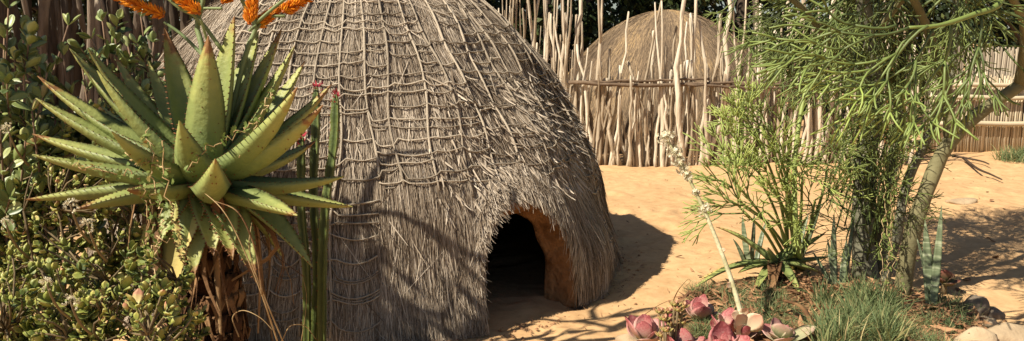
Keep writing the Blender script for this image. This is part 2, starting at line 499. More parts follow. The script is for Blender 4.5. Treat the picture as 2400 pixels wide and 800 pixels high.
# loose grass of the thatch
def strands(n, zlo, zhi, alo, ahi, Lr, wr, lift, seed, jit=.05, gap=.06, vr=(.15, 1)):
    r_ = np.random.RandomState(seed)
    az = r_.uniform(alo, ahi, n)
    s = r_.uniform(zlo, zhi, n)
    z0 = s * HH
    Ls = r_.uniform(*Lr, n)
    k = 4
    f = np.linspace(0, 1, k)[None, :]
    # move down the meridian by arc length
    th0 = np.arcsin(np.clip(s, 0, .999))
    th = th0[:, None] - f * (Ls / ((RH + HH) / 2))[:, None]
    zs = HH * np.sin(np.clip(th, 0.0, math.pi / 2))
    azs = az[:, None] + f * (r_.normal(0, jit, n) * Ls / .35)[:, None] / np.clip(hut_r(az, z0) / RH, .15, 1)[:, None]
    tip_z = zs[:, -1]
    keep = ~in_door(azs[:, -1], tip_z, -.02) & ~in_door(azs[:, 1], zs[:, 1], 0) & ~in_door(azs[:, 2], zs[:, 2], -.01)
    keep &= ~(in_door(az, z0))
    az, zs, azs, Ls = az[keep], zs[keep], azs[keep], Ls[keep]
    n = len(az)
    lf = (r_.uniform(0, 1, n) ** 2 * lift)[:, None] * (f ** 1.5) + r_.uniform(-.012, .012, n)[:, None] + .006
    pts = hut_p(azs, zs, lf)
    # spread the strand ends that reach the ground
    low = zs < .02
    pts[..., 2] = np.where(low, np.maximum(pts[..., 2] - r_.uniform(0, .02, n)[:, None], -.03), pts[..., 2])
    t = pts[:, -1] - pts[:, 0]
    t /= np.linalg.norm(t, axis=1)[:, None] + 1e-9
    nrm = np.stack([np.sin(az), -np.cos(az), np.full(n, .4)], -1)
    sd = np.cross(t, nrm); sd /= np.linalg.norm(sd, axis=1)[:, None] + 1e-9
    up = np.cross(sd, t)
    roll = r_.normal(0, .45, n)
    sd = sd * np.cos(roll)[:, None] + up * np.sin(roll)[:, None]
    w = r_.uniform(*wr, n)[:, None] * np.array([.8, 1, .9, .35])[None, :]
    mb = MB()
    # uneven weathering: darker locks
    lock = .5 + .5 * np.sin(az * 46 + 3 * np.sin(zs[:, 0] * 5)) * np.sin(az * 23 + zs[:, 0] * 6)
    patch = .5 + .5 * np.sin(az * 3.7 + 2.1 * np.sin(zs[:, 0] * 2.9 + az * 2)) * np.sin(zs[:, 0] * 4.3 + 1.7 * np.sin(az * 5.1))
    val = np.clip(r_.uniform(vr[0], vr[1], n) * (.70 + .40 * lock) * (.84 + .30 * patch) + .06 * np.sin(az * 9 + zs[:, 0] * 4), 0, 1)
    ribbons(mb, pts - HL, sd, w, val)
    return mb


FR0, FR1 = -math.radians(85), math.radians(110)
strands(100000, .02, .93, FR0, FR1, (.12, .30), (.0020, .0042), .011, 21, jit=.022).build('thatch', M['thatch'], hut, False, kind='stuff')
strands(2500, .02, .93, FR0, FR1, (.10, .26), (.003, .007), .05, 27, jit=.10).build('loose_thatch', M['thatch'], hut, False, kind='stuff')
strands(9000, .10, .9, FR1, 2 * math.pi + FR0, (.25, .5), (.008, .014), .04, 22, jit=.03).build('thatch', M['thatch'], hut, False, kind='stuff')
strands(3000, .90, 1.0, 0, 2 * math.pi, (.25, .5), (.004, .008), .03, 26, jit=.1).build('thatch', M['thatch'], hut, False, kind='stuff')
strands(12000, .04, .26, -.6, 1.75, (.15, .30), (.0022, .0042), .03, 23, jit=.03).build('thatch_fringe', M['thatch'], hut, False, kind='stuff')
strands(2600, .30, .62, math.radians(24), math.radians(88), (.05, .13), (.006, .012), .06, 24, jit=.07, vr=(.4, 1)).build('rough_thatch', M['thatch'], hut, False, kind='stuff')

# fringe that hangs over the top of the doorway
r_ = np.random.RandomState(31)
n = 2600
u = r_.uniform(-1, 1, n)
zt = AH * (1 - u ** 2) ** (1 / 3.4)
az = DOOR + np.arcsin(u * (AW + .02) / RH)
z0 = zt + r_.uniform(-.01, .16, n)
Ls = r_.uniform(.04, .11, n) * (1 - .3 * np.abs(u)) + np.clip(u, 0, 1) * r_.uniform(.02, .26, n)
f = np.linspace(0, 1, 3)[None, :]
azs = az[:, None] + f * (-np.clip(u, 0, 1) * .03 + r_.normal(0, .016, n))[:, None]
zs = np.maximum(z0[:, None] - f * Ls[:, None], .0)
pts = hut_p(azs, zs, (.015 + r_.uniform(0, .045, n))[:, None] * (.5 + .5 * f)) - HL
sd = np.stack([np.cos(az), np.sin(az), r_.normal(0, .3, n)], -1)
mb = MB(); ribbons(mb, pts, sd, r_.uniform(.004, .009, n)[:, None] * np.array([1, 1, .4])[None, :], r_.uniform(.2, .9, n))
mb.build('eave_fringe', M['thatch'], hut, False, kind='stuff')

# mud lined doorway: splayed arch from the thatch to the inner opening
mb = MB()
na_ = 40
rings = []
for j, (fw, fh, dist, wob) in enumerate([(1.03, 1.02, None, 0), (.96, .96, 1.82, .010), (.90, .91, 1.77, .014), (.80, .84, 1.72, .014), (.76, .81, 1.68, .010), (.92, .94, 1.64, 0), (1.10, 1.10, 1.61, 0)]):
    ring = []
    for k in range(na_):
        a = math.pi * k / (na_ - 1)
        uu = -math.cos(a); sz = math.sin(a)
        x = uu * AW * fw
        z = max(sz, 0) ** .588 * AH * fh - .03 + wob * math.sin(5 * a + j)
        if dist is None:
            dd = hut_r(DOOR + math.asin(np.clip(x / RH, -1, 1)), max(z, 0)) * math.cos(math.asin(np.clip(x / RH, -1, 1))) - .01
        else:
            dd = dist - .10 * (max(z, 0) / AH) ** 2
        p = ON * dd + OT * (x + [0, .005, .02, .04, .05, .05, .05][j] + (.012 * math.sin(11 * a + 2 * j) if 0 < j < 5 else 0))
        ring.append([p[0], p[1], z])
    rings.append(ring)
k = np.arange(na_ - 1)
q = np.concatenate([np.stack([j * na_ + k, j * na_ + k + 1, (j + 1) * na_ + k + 1, (j + 1) * na_ + k], 1) for j in range(len(rings) - 1)])
mb.add(np.array(rings).reshape(-1, 3), q)
mb.build('doorway', M['mud'], hut)

# rope net
azr = [math.radians(-31 + 6.2 * i) for i in range(19)]
azr = [a + random.uniform(-.015, .015) for a in azr]


def rope_az(j, z):
    return azr[j] + .014 * math.sin(3.1 * z + j * 1.7) + .008 * math.sin(8 * z + j)


for j in range(len(azr)):
    z_end = .04 + .12 * random.random()
    d = azr[j] - DOOR
    if abs(d) < .52:
        z_end = .72 + .15 * random.random()
    th = np.linspace(math.asin(.985), math.asin(z_end / HH), 44)
    zs = HH * np.sin(th)
    p = np.array([hut_p(np.array(rope_az(j, z)), np.array(z), .026 + .005 * math.sin(z * 20 + j)) for z in zs]) - HL
    mb = MB(); tube(mb, p, .0070 + .0014 * rs.uniform(-1, 1, len(p)), 6, val=U(.5, .9))
    mb.build('rope', M['rope'], hut)
nrow = 34


def cross(run, dz, rad):
    mb = MB(); tube(mb, np.array(run) - HL + np.array([0, 0, dz]), rad, 5, val=U(.35, .95))
    mb.build('cross_rope', M['rope'], hut)


for i in range(nrow):
    s0 = .06 + .89 * (i / (nrow - 1)) ** .95
    th = math.asin(s0) + U(-.008, .008)
    run = []
    for j in range(len(azr) - 1):
        z = HH * math.sin(np.clip(th + U(-.012, .012), 0, 1.5))
        drop = .10 if j < 10 else (.22 if j < 14 else .45)
        if (abs(azr[j] + .05 - DOOR) < .5 and z < .8) or rs.rand() < drop or (j > 9 and .25 < z < .55 and rs.rand() < .35):
            if len(run) > 3:
                cross(run, 0, U(.0040, .0055))
                if rs.rand() < .3:
                    cross(run[:7], U(-.028, -.015), U(.004, .005))
            run = []
            continue
        sag = U(.004, .018) + (.035 if z < .6 and j < 8 else 0) * U(.5, 1.2)
        for t in (np.linspace(-.03, 1, 7) if not run else np.linspace(.16, 1, 6)):
            a = rope_az(j, z) * (1 - t) + rope_az(j + 1, z) * t
            zt = max(z - sag * 4 * t * (1 - t) + .012 * (t - .5) * math.sin(j * 5 + i), .01)
            run.append(hut_p(np.array(a), np.array(zt), .028 + .006 * math.sin(9 * t + i)))
    if len(run) > 3:
        cross(run, 0, U(.0040, .0055))

# ---------------------------------------------------------------- second hut, behind the stick fence
C2 = np.array([2.55, 13.9])
R2, H2 = 2.0, 2.12
hut2 = thing('beehive_hut', 'smaller dome hut of smooth brown thatch behind the stick fence', 'hut', (C2[0], C2[1], 0))
nv, na = 40, 120
f = np.linspace(0, 1, nv)
rr = R2 * np.cos(f * math.pi / 2) ** 1.1 * (1 - .04 * np.sin(f * math.pi))
hz = H2 * np.sin(f * math.pi / 2) ** 1.08
hz[0] = -.05
A = np.linspace(0, 2 * math.pi, na, endpoint=False)
V = np.stack([np.sin(A)[None, :] * rr[:, None], -np.cos(A)[None, :] * rr[:, None], np.repeat(hz[:, None], na, 1)], -1)
i, k = np.meshgrid(np.arange(nv - 1), np.arange(na), indexing='ij')
q = np.stack([i * na + k, i * na + (k + 1) % na, (i + 1) * na + (k + 1) % na, (i + 1) * na + k], -1).reshape(-1, 4)
mb = MB(); mb.add(V.reshape(-1, 3), q, val=.3)
mb.build('thatch_shell', M['thatch_far'], hut2)
r_ = np.random.RandomState(5)
n = 24000
az = r_.uniform(-1.9, 1.9, n); s = r_.uniform(.15, 1, n)
f = np.linspace(0, 1, 3)[None, :]
ff = np.clip(s[:, None] - f * r_.uniform(.1, .25, n)[:, None], 0, 1)
r3 = R2 * np.cos(ff * math.pi / 2) ** 1.1 * (1 - .04 * np.sin(ff * math.pi)) + r_.uniform(.002, .02, n)[:, None]
a3 = az[:, None] + f * r_.normal(0, .05, n)[:, None]
pts = np.stack([np.sin(a3) * r3, -np.cos(a3) * r3, H2 * np.sin(ff * math.pi / 2) ** 1.08 + .01], -1)
sd = np.stack([np.cos(az), np.sin(az), r_.normal(0, .4, n)], -1)
val = np.clip(r_.uniform(.1, .7, n) + .35 * np.clip((s - .8) / .2, 0, 1) * r_.uniform(0, 1, n) + .12 * np.sin(az * 7), 0, 1)
mb = MB(); ribbons(mb, pts, sd, np.full((n, 1), .008) * np.array([1, 1, .5])[None, :], val)
mb.build('thatch', M['thatch_far'], hut2, False, kind='stuff')

# ---------------------------------------------------------------- stick fences
def stick_mesh(seed, mat_, fork=False, bend=.03, segs=9, sides=7):
    r_ = np.random.RandomState(seed)
    z = np.linspace(0, 1, segs)
    x = np.cumsum(r_.normal(0, bend * .6, segs)); y = np.cumsum(r_.normal(0, bend * .6, segs))
    x -= x[0]; y -= y[0]
    rad = .034 * (1 - .42 * z) * (1 + r_.uniform(-.12, .16, segs))
    mb = MB()
    p = np.stack([x, y, z], 1)
    if fork:
        k = segs // 2 + r_.randint(0, 2)
        tube(mb, spline(p[:k + 1], segs), np.interp(np.linspace(0, 1, segs), np.linspace(0, 1, k + 1), rad[:k + 1]), sides, val=r_.uniform(.4, .6))
        for sgn in (-1, 1):
            e = p[k] + np.array([sgn * r_.uniform(.05, .12), r_.uniform(-.05, .05), (1 - z[k]) * r_.uniform(.75, 1)])
            mid = (p[k] + e) / 2 + np.array([sgn * .03, 0, 0])
            tube(mb, spline([p[k] - [0, 0, .02], mid, e], 5), np.linspace(rad[k] * .8, rad[-1] * .55, 5), 6, val=r_.uniform(.4, .6))
    else:
        tube(mb, p, rad, sides, val=np.clip(.25 + z * 2.5, .2, .5 + r_.uniform(-.1, .15)))
    return mb.mesh('post', mat_)


stick = [stick_mesh(100 + i, M['post'], bend=.026 + .017 * (i % 3)) for i in range(12)]
stick_f = [stick_mesh(140 + i, M['post'], True, bend=.03) for i in range(5)]
dstick = [stick_mesh(170 + i, M['post_shaded'], bend=.045) for i in range(8)]


def put_stick(par, meshes, x, y, h, thick, lx=0.0, ly=0.0, base=(0, 0, 0)):
    o = link('post', meshes[rs.randint(len(meshes))], par)
    o.location = (x - base[0], y - base[1], -.06 + gh(x, y))
    o.scale = (thick, thick, h)
    o.rotation_euler = Euler((ly, lx, U(0, 6.28)), 'XYZ')
    return o


fb = (2.8, 11.0, 0)
fence = thing('stick_fence', 'pale stick palisade fence with a rail of lashed branches before the brown hut', 'fence', fb)


def fence_y(x):
    return 11.05 + .9 * np.clip((1.0 - x) / 2.2, 0, 2) ** 1.5 + .03 * math.sin(3 * x)


x = -.55
while x < 5.35:
    y = fence_y(x)
    h = U(1.12, 1.5)
    rr_ = rs.rand()
    if rr_ < .16: h = U(1.6, 2.1)
    if x > 3.25 and rs.rand() < .55: h = U(1.55, 2.25)
    if x < 1.3 and rs.rand() < .5: h = U(1.6, 2.3)
    if x < .8: h += .35
    lean = rs.normal(0, .05)
    if .9 < x < 1.7: lean -= .10 * U(.3, 1.4)
    ms = stick_f if (h > 1.7 and rs.rand() < .35) else stick
    put_stick(fence, ms, x, y + U(-.03, .03), h, U(.45, .9), lean, U(-.04, .04), fb)
    x += U(.031, .056)
x = -.5
while x < 5.3:
    h = U(1.0, 1.45) if rs.rand() < .7 else U(1.5, 2.3)
    if x > 3.3: h = U(1.3, 2.3)
    put_stick(fence, stick, x, fence_y(x) + U(.10, .2), h, U(.55, 1.1), rs.normal(0, .09), U(-.04, .04), fb)
    x += U(.05, .085)
for (x, h, t) in [(1.17, 2.7, 1.1), (2.32, 2.75, 1.15), (2.02, 2.5, .9), (2.62, 2.8, 1.2), (3.0, 2.6, .9), (3.42, 2.9, 1.8), (1.02, 2.35, 1.3), (.62, 2.7, .9), (.25, 2.9, 1.0), (-.05, 2.8, .9), (3.75, 2.5, 1.2), (4.3, 2.6, 1.2), (.42, 2.6, 1.3)]:
    put_stick(fence, stick_f if t < 1.15 else stick, x, fence_y(x) + U(-.02, .1), h, t, U(-.07, .05), U(-.02, .03), fb)


def rail(x0, x1, z, dy, r, seed):
    r_ = np.random.RandomState(seed)
    xs_ = np.linspace(x0, x1, 16)
    p = [[a - fb[0], fence_y(a) + dy - fb[1], z + .018 * math.sin(2 * a + seed) + r_.uniform(-.012, .012)] for a in xs_]
    mb = MB(); tube(mb, p, np.linspace(r * 1.1, r * .7, 16) * r_.uniform(.85, 1.15, 16), 7, val=r_.uniform(.3, .6))
    mb.build('rail', M['rail'], fence)


rail(.75, 3.7, 1.07, -.085, .026, 1)
rail(3.0, 5.3, 1.05, -.10, .026, 2)
rail(1.0, 2.6, 1.105, -.07, .018, 3)
rail(2.3, 3.9, 1.03, -.125, .018, 4)
rail(.8, 5.2, 1.06, .2, .022, 5)

# dark palisade on the left, running behind the front hut
lb = (-4.0, 7.3, 0)
lf = thing('left_palisade', 'palisade of stout dark poles behind the left shrubs, shade put into their colour', 'fence', lb)
n = 0
t = 0.0
while t < 1:
    x = -6.4 + 5.1 * t; y = 6.0 + 4.4 * t ** 1.2
    put_stick(lf, dstick, x, y + U(-.08, .08), U(2.3, 3.0), U(.9, 2.0), U(-.14, .14), U(-.06, .06), lb)
    t += U(.008, .015)
t = 0.0
while t < 1:
    x = -6.4 + 5.1 * t; y = 6.18 + 4.4 * t ** 1.2
    put_stick(lf, dstick, x, y + U(-.05, .05), U(2.0, 2.8), U(1.0, 1.8), U(-.2, .2), U(-.06, .06), lb)
    t += U(.012, .024)

# reed fence on the right
rb = (8.2, 12.3, 0)
rf = thing('reed_fence', 'pale upright reed screen with horizontal poles at the right edge', 'fence', rb)
mb = MB()
x = 6.15
r_ = np.random.RandomState(77)
while x < 11.5:
    y = 12.25 + .05 * (x - 6)
    h = 1.02 + .1 * math.sin(x * 2) + r_.uniform(-.06, .06)
    dx = r_.normal(0, .012)
    tube(mb, np.array([[x, y + r_.uniform(-.02, .02), -.05], [x + dx, y, h * .5], [x + 2 * dx + r_.normal(0, .01), y, h]]) - np.array(rb), r_.uniform(.010, .018), 5, val=r_.uniform(0, 1))
    x += r_.uniform(.016, .030)
mb.build('reeds', M['reed'], rf, kind='stuff')
mb = MB()
x = 6.15
while x < 11.5:
    y = 12.38 + .05 * (x - 6)
    h = 1.5 + r_.uniform(-.05, .05)
    dx = r_.normal(0, .02)
    tube(mb, np.array([[x, y, -.05], [x + dx, y, h * .5], [x + 2 * dx, y, h]]) - np.array(rb), r_.uniform(.012, .02), 5, val=r_.uniform(0, .8))
    x += r_.uniform(.012, .02)
mb.build('back_reeds', M['back_reed'], rf, kind='stuff')
for z, r0 in ((.42, .035), (.80, .035), (.98, .03)):
    xs_ = np.linspace(6.1, 11.6, 10)
    p = [[a - rb[0], 12.18 + .05 * (a - 6) - rb[1], z + U(-.015, .015)] for a in xs_]
    mb = MB(); tube(mb, p, r0 * rs.uniform(.85, 1.1, 10), 8, val=.5)
    mb.build('pole', M['reed'], rf)

# mud wall glimpsed behind the tree
mb = MB()
def boxgrid(mb, x0, x1, y0, y1, z0, z1, nx_=14, nz_=6, amp=.012):
    fr = []
    for yy, s in ((y0, -1), (y1, 1)):
        for a in np.linspace(x0, x1, nx_):
            for b in np.linspace(z0, z1, nz_):
                fr.append([a + amp * math.sin(9 * b), yy + s * amp * math.sin(8 * a + 5 * b), b + (amp * 2 * math.sin(5 * a) if b > z1 - .01 else 0)])
    o = nx_ * nz_
    qs = []
    for a in range(nx_ - 1):
        for b in range(nz_ - 1):
            i0 = a * nz_ + b
            qs.append([i0, i0 + nz_, i0 + nz_ + 1, i0 + 1])
            qs.append([o + i0, o + i0 + 1, o + i0 + nz_ + 1, o + i0 + nz_])
        i0 = a * nz_ + nz_ - 1
        qs.append([i0, i0 + nz_, o + i0 + nz_, o + i0])
    for b in range(nz_ - 1):
        qs.append([b, b + 1, o + b + 1, o + b])
        i0 = (nx_ - 1) * nz_ + b
        qs.append([i0, o + i0, o + i0 + 1, i0 + 1])
    mb.add(fr, qs)
boxgrid(mb, 5.3, 6.2, 12.9, 13.15, -.05, 1.25)
tag(mb.build('mud_wall', M['mud']), 'low orange mud wall seen through the pencil tree stems', 'wall')

# ---------------------------------------------------------------- forest behind the fences
def leaf_cloud(mb, cen, rad, n, size, r_, vr=(0, 1), shell=.5):
    d = r_.normal(size=(n, 3)); d /= np.linalg.norm(d, axis=1)[:, None]
    rr = r_.uniform(shell, 1, n) ** .6
    c = np.asarray(cen) + d * rr[:, None] * np.asarray(rad)
    t = r_.normal(size=(n, 3)); t[:, 2] -= .4; t /= np.linalg.norm(t, axis=1)[:, None]
    s = np.cross(t, r_.normal(size=(n, 3))); s /= np.linalg.norm(s, axis=1)[:, None] + 1e-9
    L = r_.uniform(.7, 1.3, n) * size
    f = np.array([-.5, 0, .5])
    pts = c[:, None, :] + t[:, None, :] * (f[None, :, None] * L[:, None, None])
    w = (L * .55)[:, None] * np.array([.15, 1, .1])[None, :]
    ribbons(mb, pts, s, w, r_.uniform(vr[0], vr[1], n))


def forest_tree(x, y, h, rad, label, seed, nb=26):
    r_ = np.random.RandomState(seed)
    t = thing('forest_tree', label, 'tree', (x, y, 0), 'trees behind the fences')
    mb = MB()
    tp = spline([[0, 0, -.1], [r_.uniform(-.2, .2), r_.uniform(-.2, .2), h * .4], [r_.uniform(-.4, .4), r_.uniform(-.4, .4), h * .85]], 9)
    tube(mb, tp, np.linspace(.17, .06, 9), 8, val=.4)
    lm = MB()
    for b in range(nb):
        a = r_.uniform(0, 6.28); rr = rad * r_.uniform(.15, .95); zz_ = h * r_.uniform(.14, .95)
        c = np.array([rr * math.cos(a), rr * math.sin(a), zz_])
        s = tp[int(np.clip(zz_ / h * 7, 0, 7))]
        tube(mb, spline([s, (s + c) / 2 + [0, 0, .15], c], 5), np.linspace(.05, .015, 5), 5, val=.4)
        leaf_cloud(lm, c, (r_.uniform(.5, .9), r_.uniform(.5, .9), r_.uniform(.35, .6)), 420, r_.uniform(.11, .16), r_, shell=.1)
    mb.build('trunk', M['far_bark'], t)
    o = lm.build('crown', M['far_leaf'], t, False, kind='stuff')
    return t


FT = [(-6.5, 12.5, 6, 2.2, 'broad dark tree behind the left palisade'),
      (-2.6, 15.2, 6.5, 2.4, 'dark tree behind the apex of the large hut'),
      (.6, 15.8, 6.3, 2.2, 'dark leafy tree rising between the two huts'),
      (2.4, 17.6, 7, 2.6, 'dark tree directly behind the brown hut'),
      (4.6, 16.6, 6.4, 2.2, 'dark tree right of the brown hut behind tall sticks'),
      (7.2, 16.6, 6.2, 2.4, 'dark tree behind the pencil tree and mud wall'),
      (10.2, 16.2, 6.2, 2.4, 'dark tree behind the reed screen')]
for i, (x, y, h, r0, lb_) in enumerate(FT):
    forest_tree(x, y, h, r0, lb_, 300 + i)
# low forest undergrowth closing the view
mb = MB(); r_ = np.random.RandomState(401)
for k in range(60):
    x = -12 + 28 * k / 59 + r_.uniform(-.2, .2)
    leaf_cloud(mb, (x, 19.2 + r_.uniform(-.5, .5) + .02 * (x - 3) ** 2, 1.4), (.75, .7, 1.9), 330, .2, r_, (0, .7), .05)
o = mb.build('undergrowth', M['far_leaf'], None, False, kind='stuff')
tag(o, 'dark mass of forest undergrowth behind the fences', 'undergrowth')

# ---------------------------------------------------------------- plants
def quadbez(a, c, b, n):
    t = np.linspace(0, 1, n)[:, None]
    return (1 - t) ** 2 * np.asarray(a) + 2 * t * (1 - t) * np.asarray(c) + t * t * np.asarray(b)


def radial_normals(p):
    """upper face of a rosette leaf: the tangent turned by 90 degrees in its vertical plane"""
    t = tangents(p)
    h = p[-1] - p[0]; h = h.copy(); h[2] = 0
    if np.linalg.norm(h) < .03:
        h = np.array([0, 1.0, 0])
    h = nz(h)
    c = t @ h; s_ = t[:, 2]
    N = -s_[:, None] * h + c[:, None] * np.array([0, 0, 1.0])
    return N


def teeth(mb, p, t, S, N, wid, n, size, conc, thk, under=0, m=1):
    L = len(p) - 1
    for k in range(n):
        u = .06 + .92 * (k + .5) / n
        i = u * L; i0 = int(i); f = i - i0
        for sg in (-1, 1):
            w = wid[i0] * (1 - f) + wid[min(i0 + 1, L)] * f
            c = p[i0] * (1 - f) + p[min(i0 + 1, L)] * f + S[i0] * sg * w * .98 + N[i0] * conc * w
            a = t[i0] * size * .45; d = S[i0] * sg * size + t[i0] * size * .3
            b = N[i0] * size * .3
            mb.add([c - a - d * .25, c + a - d * .25, c + b - d * .2, c + d], None, [[0, 1, 3], [1, 2, 3], [2, 0, 3]], m, U(0, 1))
    for k in range(under):
        u = U(.12, .95); i0 = min(int(u * L), L); a_ = U(-.75, .75)
        w = wid[i0]
        c = p[i0] + S[i0] * a_ * w + N[i0] * (conc * w * a_ * a_ - thk[i0] * (1 - a_ * a_))
        d = -N[i0] * size * .8; a = t[i0] * size * .35; b = S[i0] * size * .35
        mb.add([c - a - b, c + a - b, c + b, c + d], None, [[0, 1, 3], [1, 2, 3], [2, 0, 3]], m, U(0, 1))


def aloe_leaf(base, tip, par, origin, sag=.12, W=.052, th=.028, n=16, m='aloe', nt=22, size=.011, under=14, wprof=None, side=None):
    base = np.asarray(base, float); tip = np.asarray(tip, float)
    L = np.linalg.norm(tip - base)
    c = (base * .52 + tip * .48) + np.array([0, 0, -sag * L])
    if side is not None:
        c = c + np.asarray(side)
    p = quadbez(base, c, tip, n)
    f = np.linspace(0, 1, n)
    if wprof is None:
        w = W * np.clip((1 - f ** 2.0) * (.86 + .45 * f), 0, 2) + .0012
        w[-1] = .0015
    else:
        w = W * wprof(f)
    thk = th * (1 - f) ** .7 + .003
    N = radial_normals(p)
    mb = MB()
    pp, t, S, NN = blade(mb, p - origin, N, w, thk, .45, 7)
    teeth(mb, pp, t, S, NN, w, nt, size, .45, thk, under)
    return mb.build('leaf', [M[m], M['thorn']], par)


# --- the big aloe in front of the hut
AL = P(480, 385, 3.3)
ax, ay, az_ = AL
aloe = thing('tall_aloe', 'tall spiny aloe with orange flower spikes before the large hut', 'aloe', (ax, ay, 0))
AO = np.array([ax, ay, 0.0])
# tip pixel, side of the crown the leaf grows to (-1 near the camera, 1 away), chord length, sag
LV = [(385, 66, .45, .60, .16), (488, 84, -.55, .58, .12), (549, 38, .25, .62, .08), (606, 75, .5, .62, .10), (660, 66, .75, .66, .14),
      (690, 108, .6, .62, .16), (714, 143, .8, .66, .2), (163, 113, .5, .70, .14), (205, 112, -.5, .66, .16), (268, 128, .8, .64, .2),
      (228, 165, -.75, .60, .2), (88, 178, .35, .74, .12), (84, 230, -.3, .74, .12), (76, 314, .4, .74, .06), (76, 362, -.4, .76, .08),
      (58, 468, .3, .78, .0), (178, 490, -.5, .66, -.02), (262, 308, -.8, .58, .22), (420, 282, -1, .42, .35), (505, 372, -1, .52, .34),
      (298, 446, -.9, .52, .08), (697, 204, -.8, .60, .24), (757, 246, -.6, .66, .2), (778, 196, .6, .72, .18), (806, 413, -.3, .60, .12),
      (826, 484, .4, .62, .04), (697, 505, -.8, .56, .0), (345, 140, .9, .56, .2), (240, 250, .9, .62, .15), (740, 330, .9, .58, .15)]
for (px, py, sd_, L, sag) in LV:
    q_ = P(px, py, 3.3)
    pl = np.linalg.norm(q_ - AL)
    dep = math.sqrt(max(L * L - pl * pl, .0)) if pl < L else 0.0
    dep = np.clip(dep, .08, .5) * np.sign(sd_) * min(1, abs(sd_) * 1.25)
    tip = P(px, py, 3.3 + dep)
    h = tip - AL; h[2] = 0
    hh = nz(h) if np.linalg.norm(h) > .04 else np.array([0, math.copysign(1, sd_), 0])
    up = np.clip((420 - py) / 380.0, -.35, 1)
    base = AL + hh * (.075 - .03 * up) + np.array([0, 0, -.07 + .09 * up])
    wide = .082 if py < 320 else .072
    if py < 110: wide = .092
    if sd_ <= -1: wide = .085
    if sd_ > .55: wide = .068
    aloe_leaf(base, tip, aloe, AO, sag, wide * .95, .045, size=.008)
for (px, py, sd_, L, m, sg) in [(732, 625, -.5, .62, 'aloe', -.16), (600, 662, -1, .55, 'aloe', -.2), (395, 742, -.8, .70, 'aloe_yellow', -.18), (425, 610, -1, .4, 'aloe_yellow', -.2), (640, 540, .6, .5, 'aloe', -.1), (560, 560, .8, .5, 'aloe', -.15), (330, 590, .5, .55, 'aloe', -.15), (500, 600, -1, .5, 'aloe', -.25), (660, 600, .3, .55, 'aloe', -.15), (455, 650, -1, .5, 'aloe', -.28), (545, 610, -1, .5, 'aloe', -.25), (380, 560, -.8, .5, 'aloe', -.15)]:
    tip = P(px, py, 3.3 + .22 * sd_)
    base = AL + nz((tip - AL) * [1, 1, 0]) * .08 + [0, 0, -.10]
    aloe_leaf(base, tip, aloe, AO, sg, .075, .022, m=m, size=.009)
# trunk with the stubs of old leaves
mb = MB()
tp = spline([[0, 0, -.05], [.015, 0, .35], [-.01, .01, .75], [0, 0, az_ + .03]], 16)
tube(mb, tp, np.linspace(.105, .075, 16), 14, val=.3)
for k in range(420):
    f = U(.02, .95); c = tp[int(f * 15)]
    a = U(0, 6.28); d = np.array([math.cos(a), math.sin(a), 0])
    b0 = c + d * .08
    p = spline([b0, b0 + d * U(.02, .05) + [0, 0, .01], b0 + d * U(.01, .06) + np.array([-d[1], d[0], 0]) * U(-.05, .05) + [0, 0, -U(.03, .17)]], 4)
    p[:, 2] = np.maximum(p[:, 2], .01)
    blade(mb, p, np.array([d * .5 + [0, 0, .8]] * 4), np.array([.035, .03, .018, .004]) * U(.15, 1.0), np.full(4, .004), .2, 5, val=np.full(4, U(.1, 1)))
mb.build('trunk', M['aloe_stem'], aloe)
for k in range(24):     # dry leaves hanging round the trunk
    a = U(-2.9, .2) if k < 10 else U(0, 6.28)
    d = np.array([math.cos(a), math.sin(a), 0])
    z0 = az_ - U(.05, .25)
    L = U(.25, .62)
    b0 = d * .07 + [0, 0, z0]
    p = spline([b0, b0 + d * U(.08, .16) + [0, 0, -.02], b0 + d * U(.12, .24) + [U(-.06, .06), 0, -L * .55], b0 + d * U(.08, .24) + [U(-.1, .1), 0, -L]], 10)
    p[:, 2] = np.maximum(p[:, 2], .06)
    N = np.array([d + [U(-.5, .5), U(-.5, .5), .1]] * 10)
    mb = MB(); blade(mb, p, N, np.linspace(.03, .006, 10) * U(.25, 1.0), np.full(10, .003), U(-.6, .8), 5, val=np.linspace(U(0, .5), U(.4, 1), 10))
    mb.build('dry_leaf', M['aloe_dry'], aloe)

# branching flower stems and their spikes
def flower_spike(p0, p1, r, n, seed):
    r_ = np.random.RandomState(seed)
    p0 = np.asarray(p0); p1 = np.asarray(p1)
    mb = MB()
    ax_ = nz(p1 - p0)
    tube(mb, [p0, (p0 + p1) / 2, p1], [.008, .007, .004], 6, val=.1)
    ref = nz(np.cross(ax_, [0, 0, 1.0])); ref2 = np.cross(ax_, ref)
    for k in range(n):
        f = r_.uniform(0, 1); a = r_.uniform(0, 6.28)
        o = math.cos(a) * ref + math.sin(a) * ref2
        o = nz(o + np.array([0, 0, .55]))
        c = p0 + (p1 - p0) * f + o * .006
        e = c + o * r * (1.05 - .5 * f) + ax_ * r * (.5 + .3 * f)
        mid = (c + e) / 2
        s_ = nz(np.cross(e - c, r_.normal(size=3))) * .0042
        b = np.cross(nz(e - c), s_)
        mb.add([c, mid + s_, mid - s_ * .5 + b, mid - s_ * .5 - b, e], None, [[0, 1, 2], [0, 2, 3], [0, 3, 1], [4, 2, 1], [4, 3, 2], [4, 1, 3]], 0, np.clip(f * -.5 + .7 + r_.normal(0, .2), 0, 1))
    return mb


def stem(pts, r0, r1, par, org):
    mb = MB(); p = spline(pts, 14) - org
    tube(mb, p, np.linspace(r0 * .62, r1 * .7, 14), 8, val=U(.2, .8))
    return mb.build('flower_stem', M['stalk'], par)


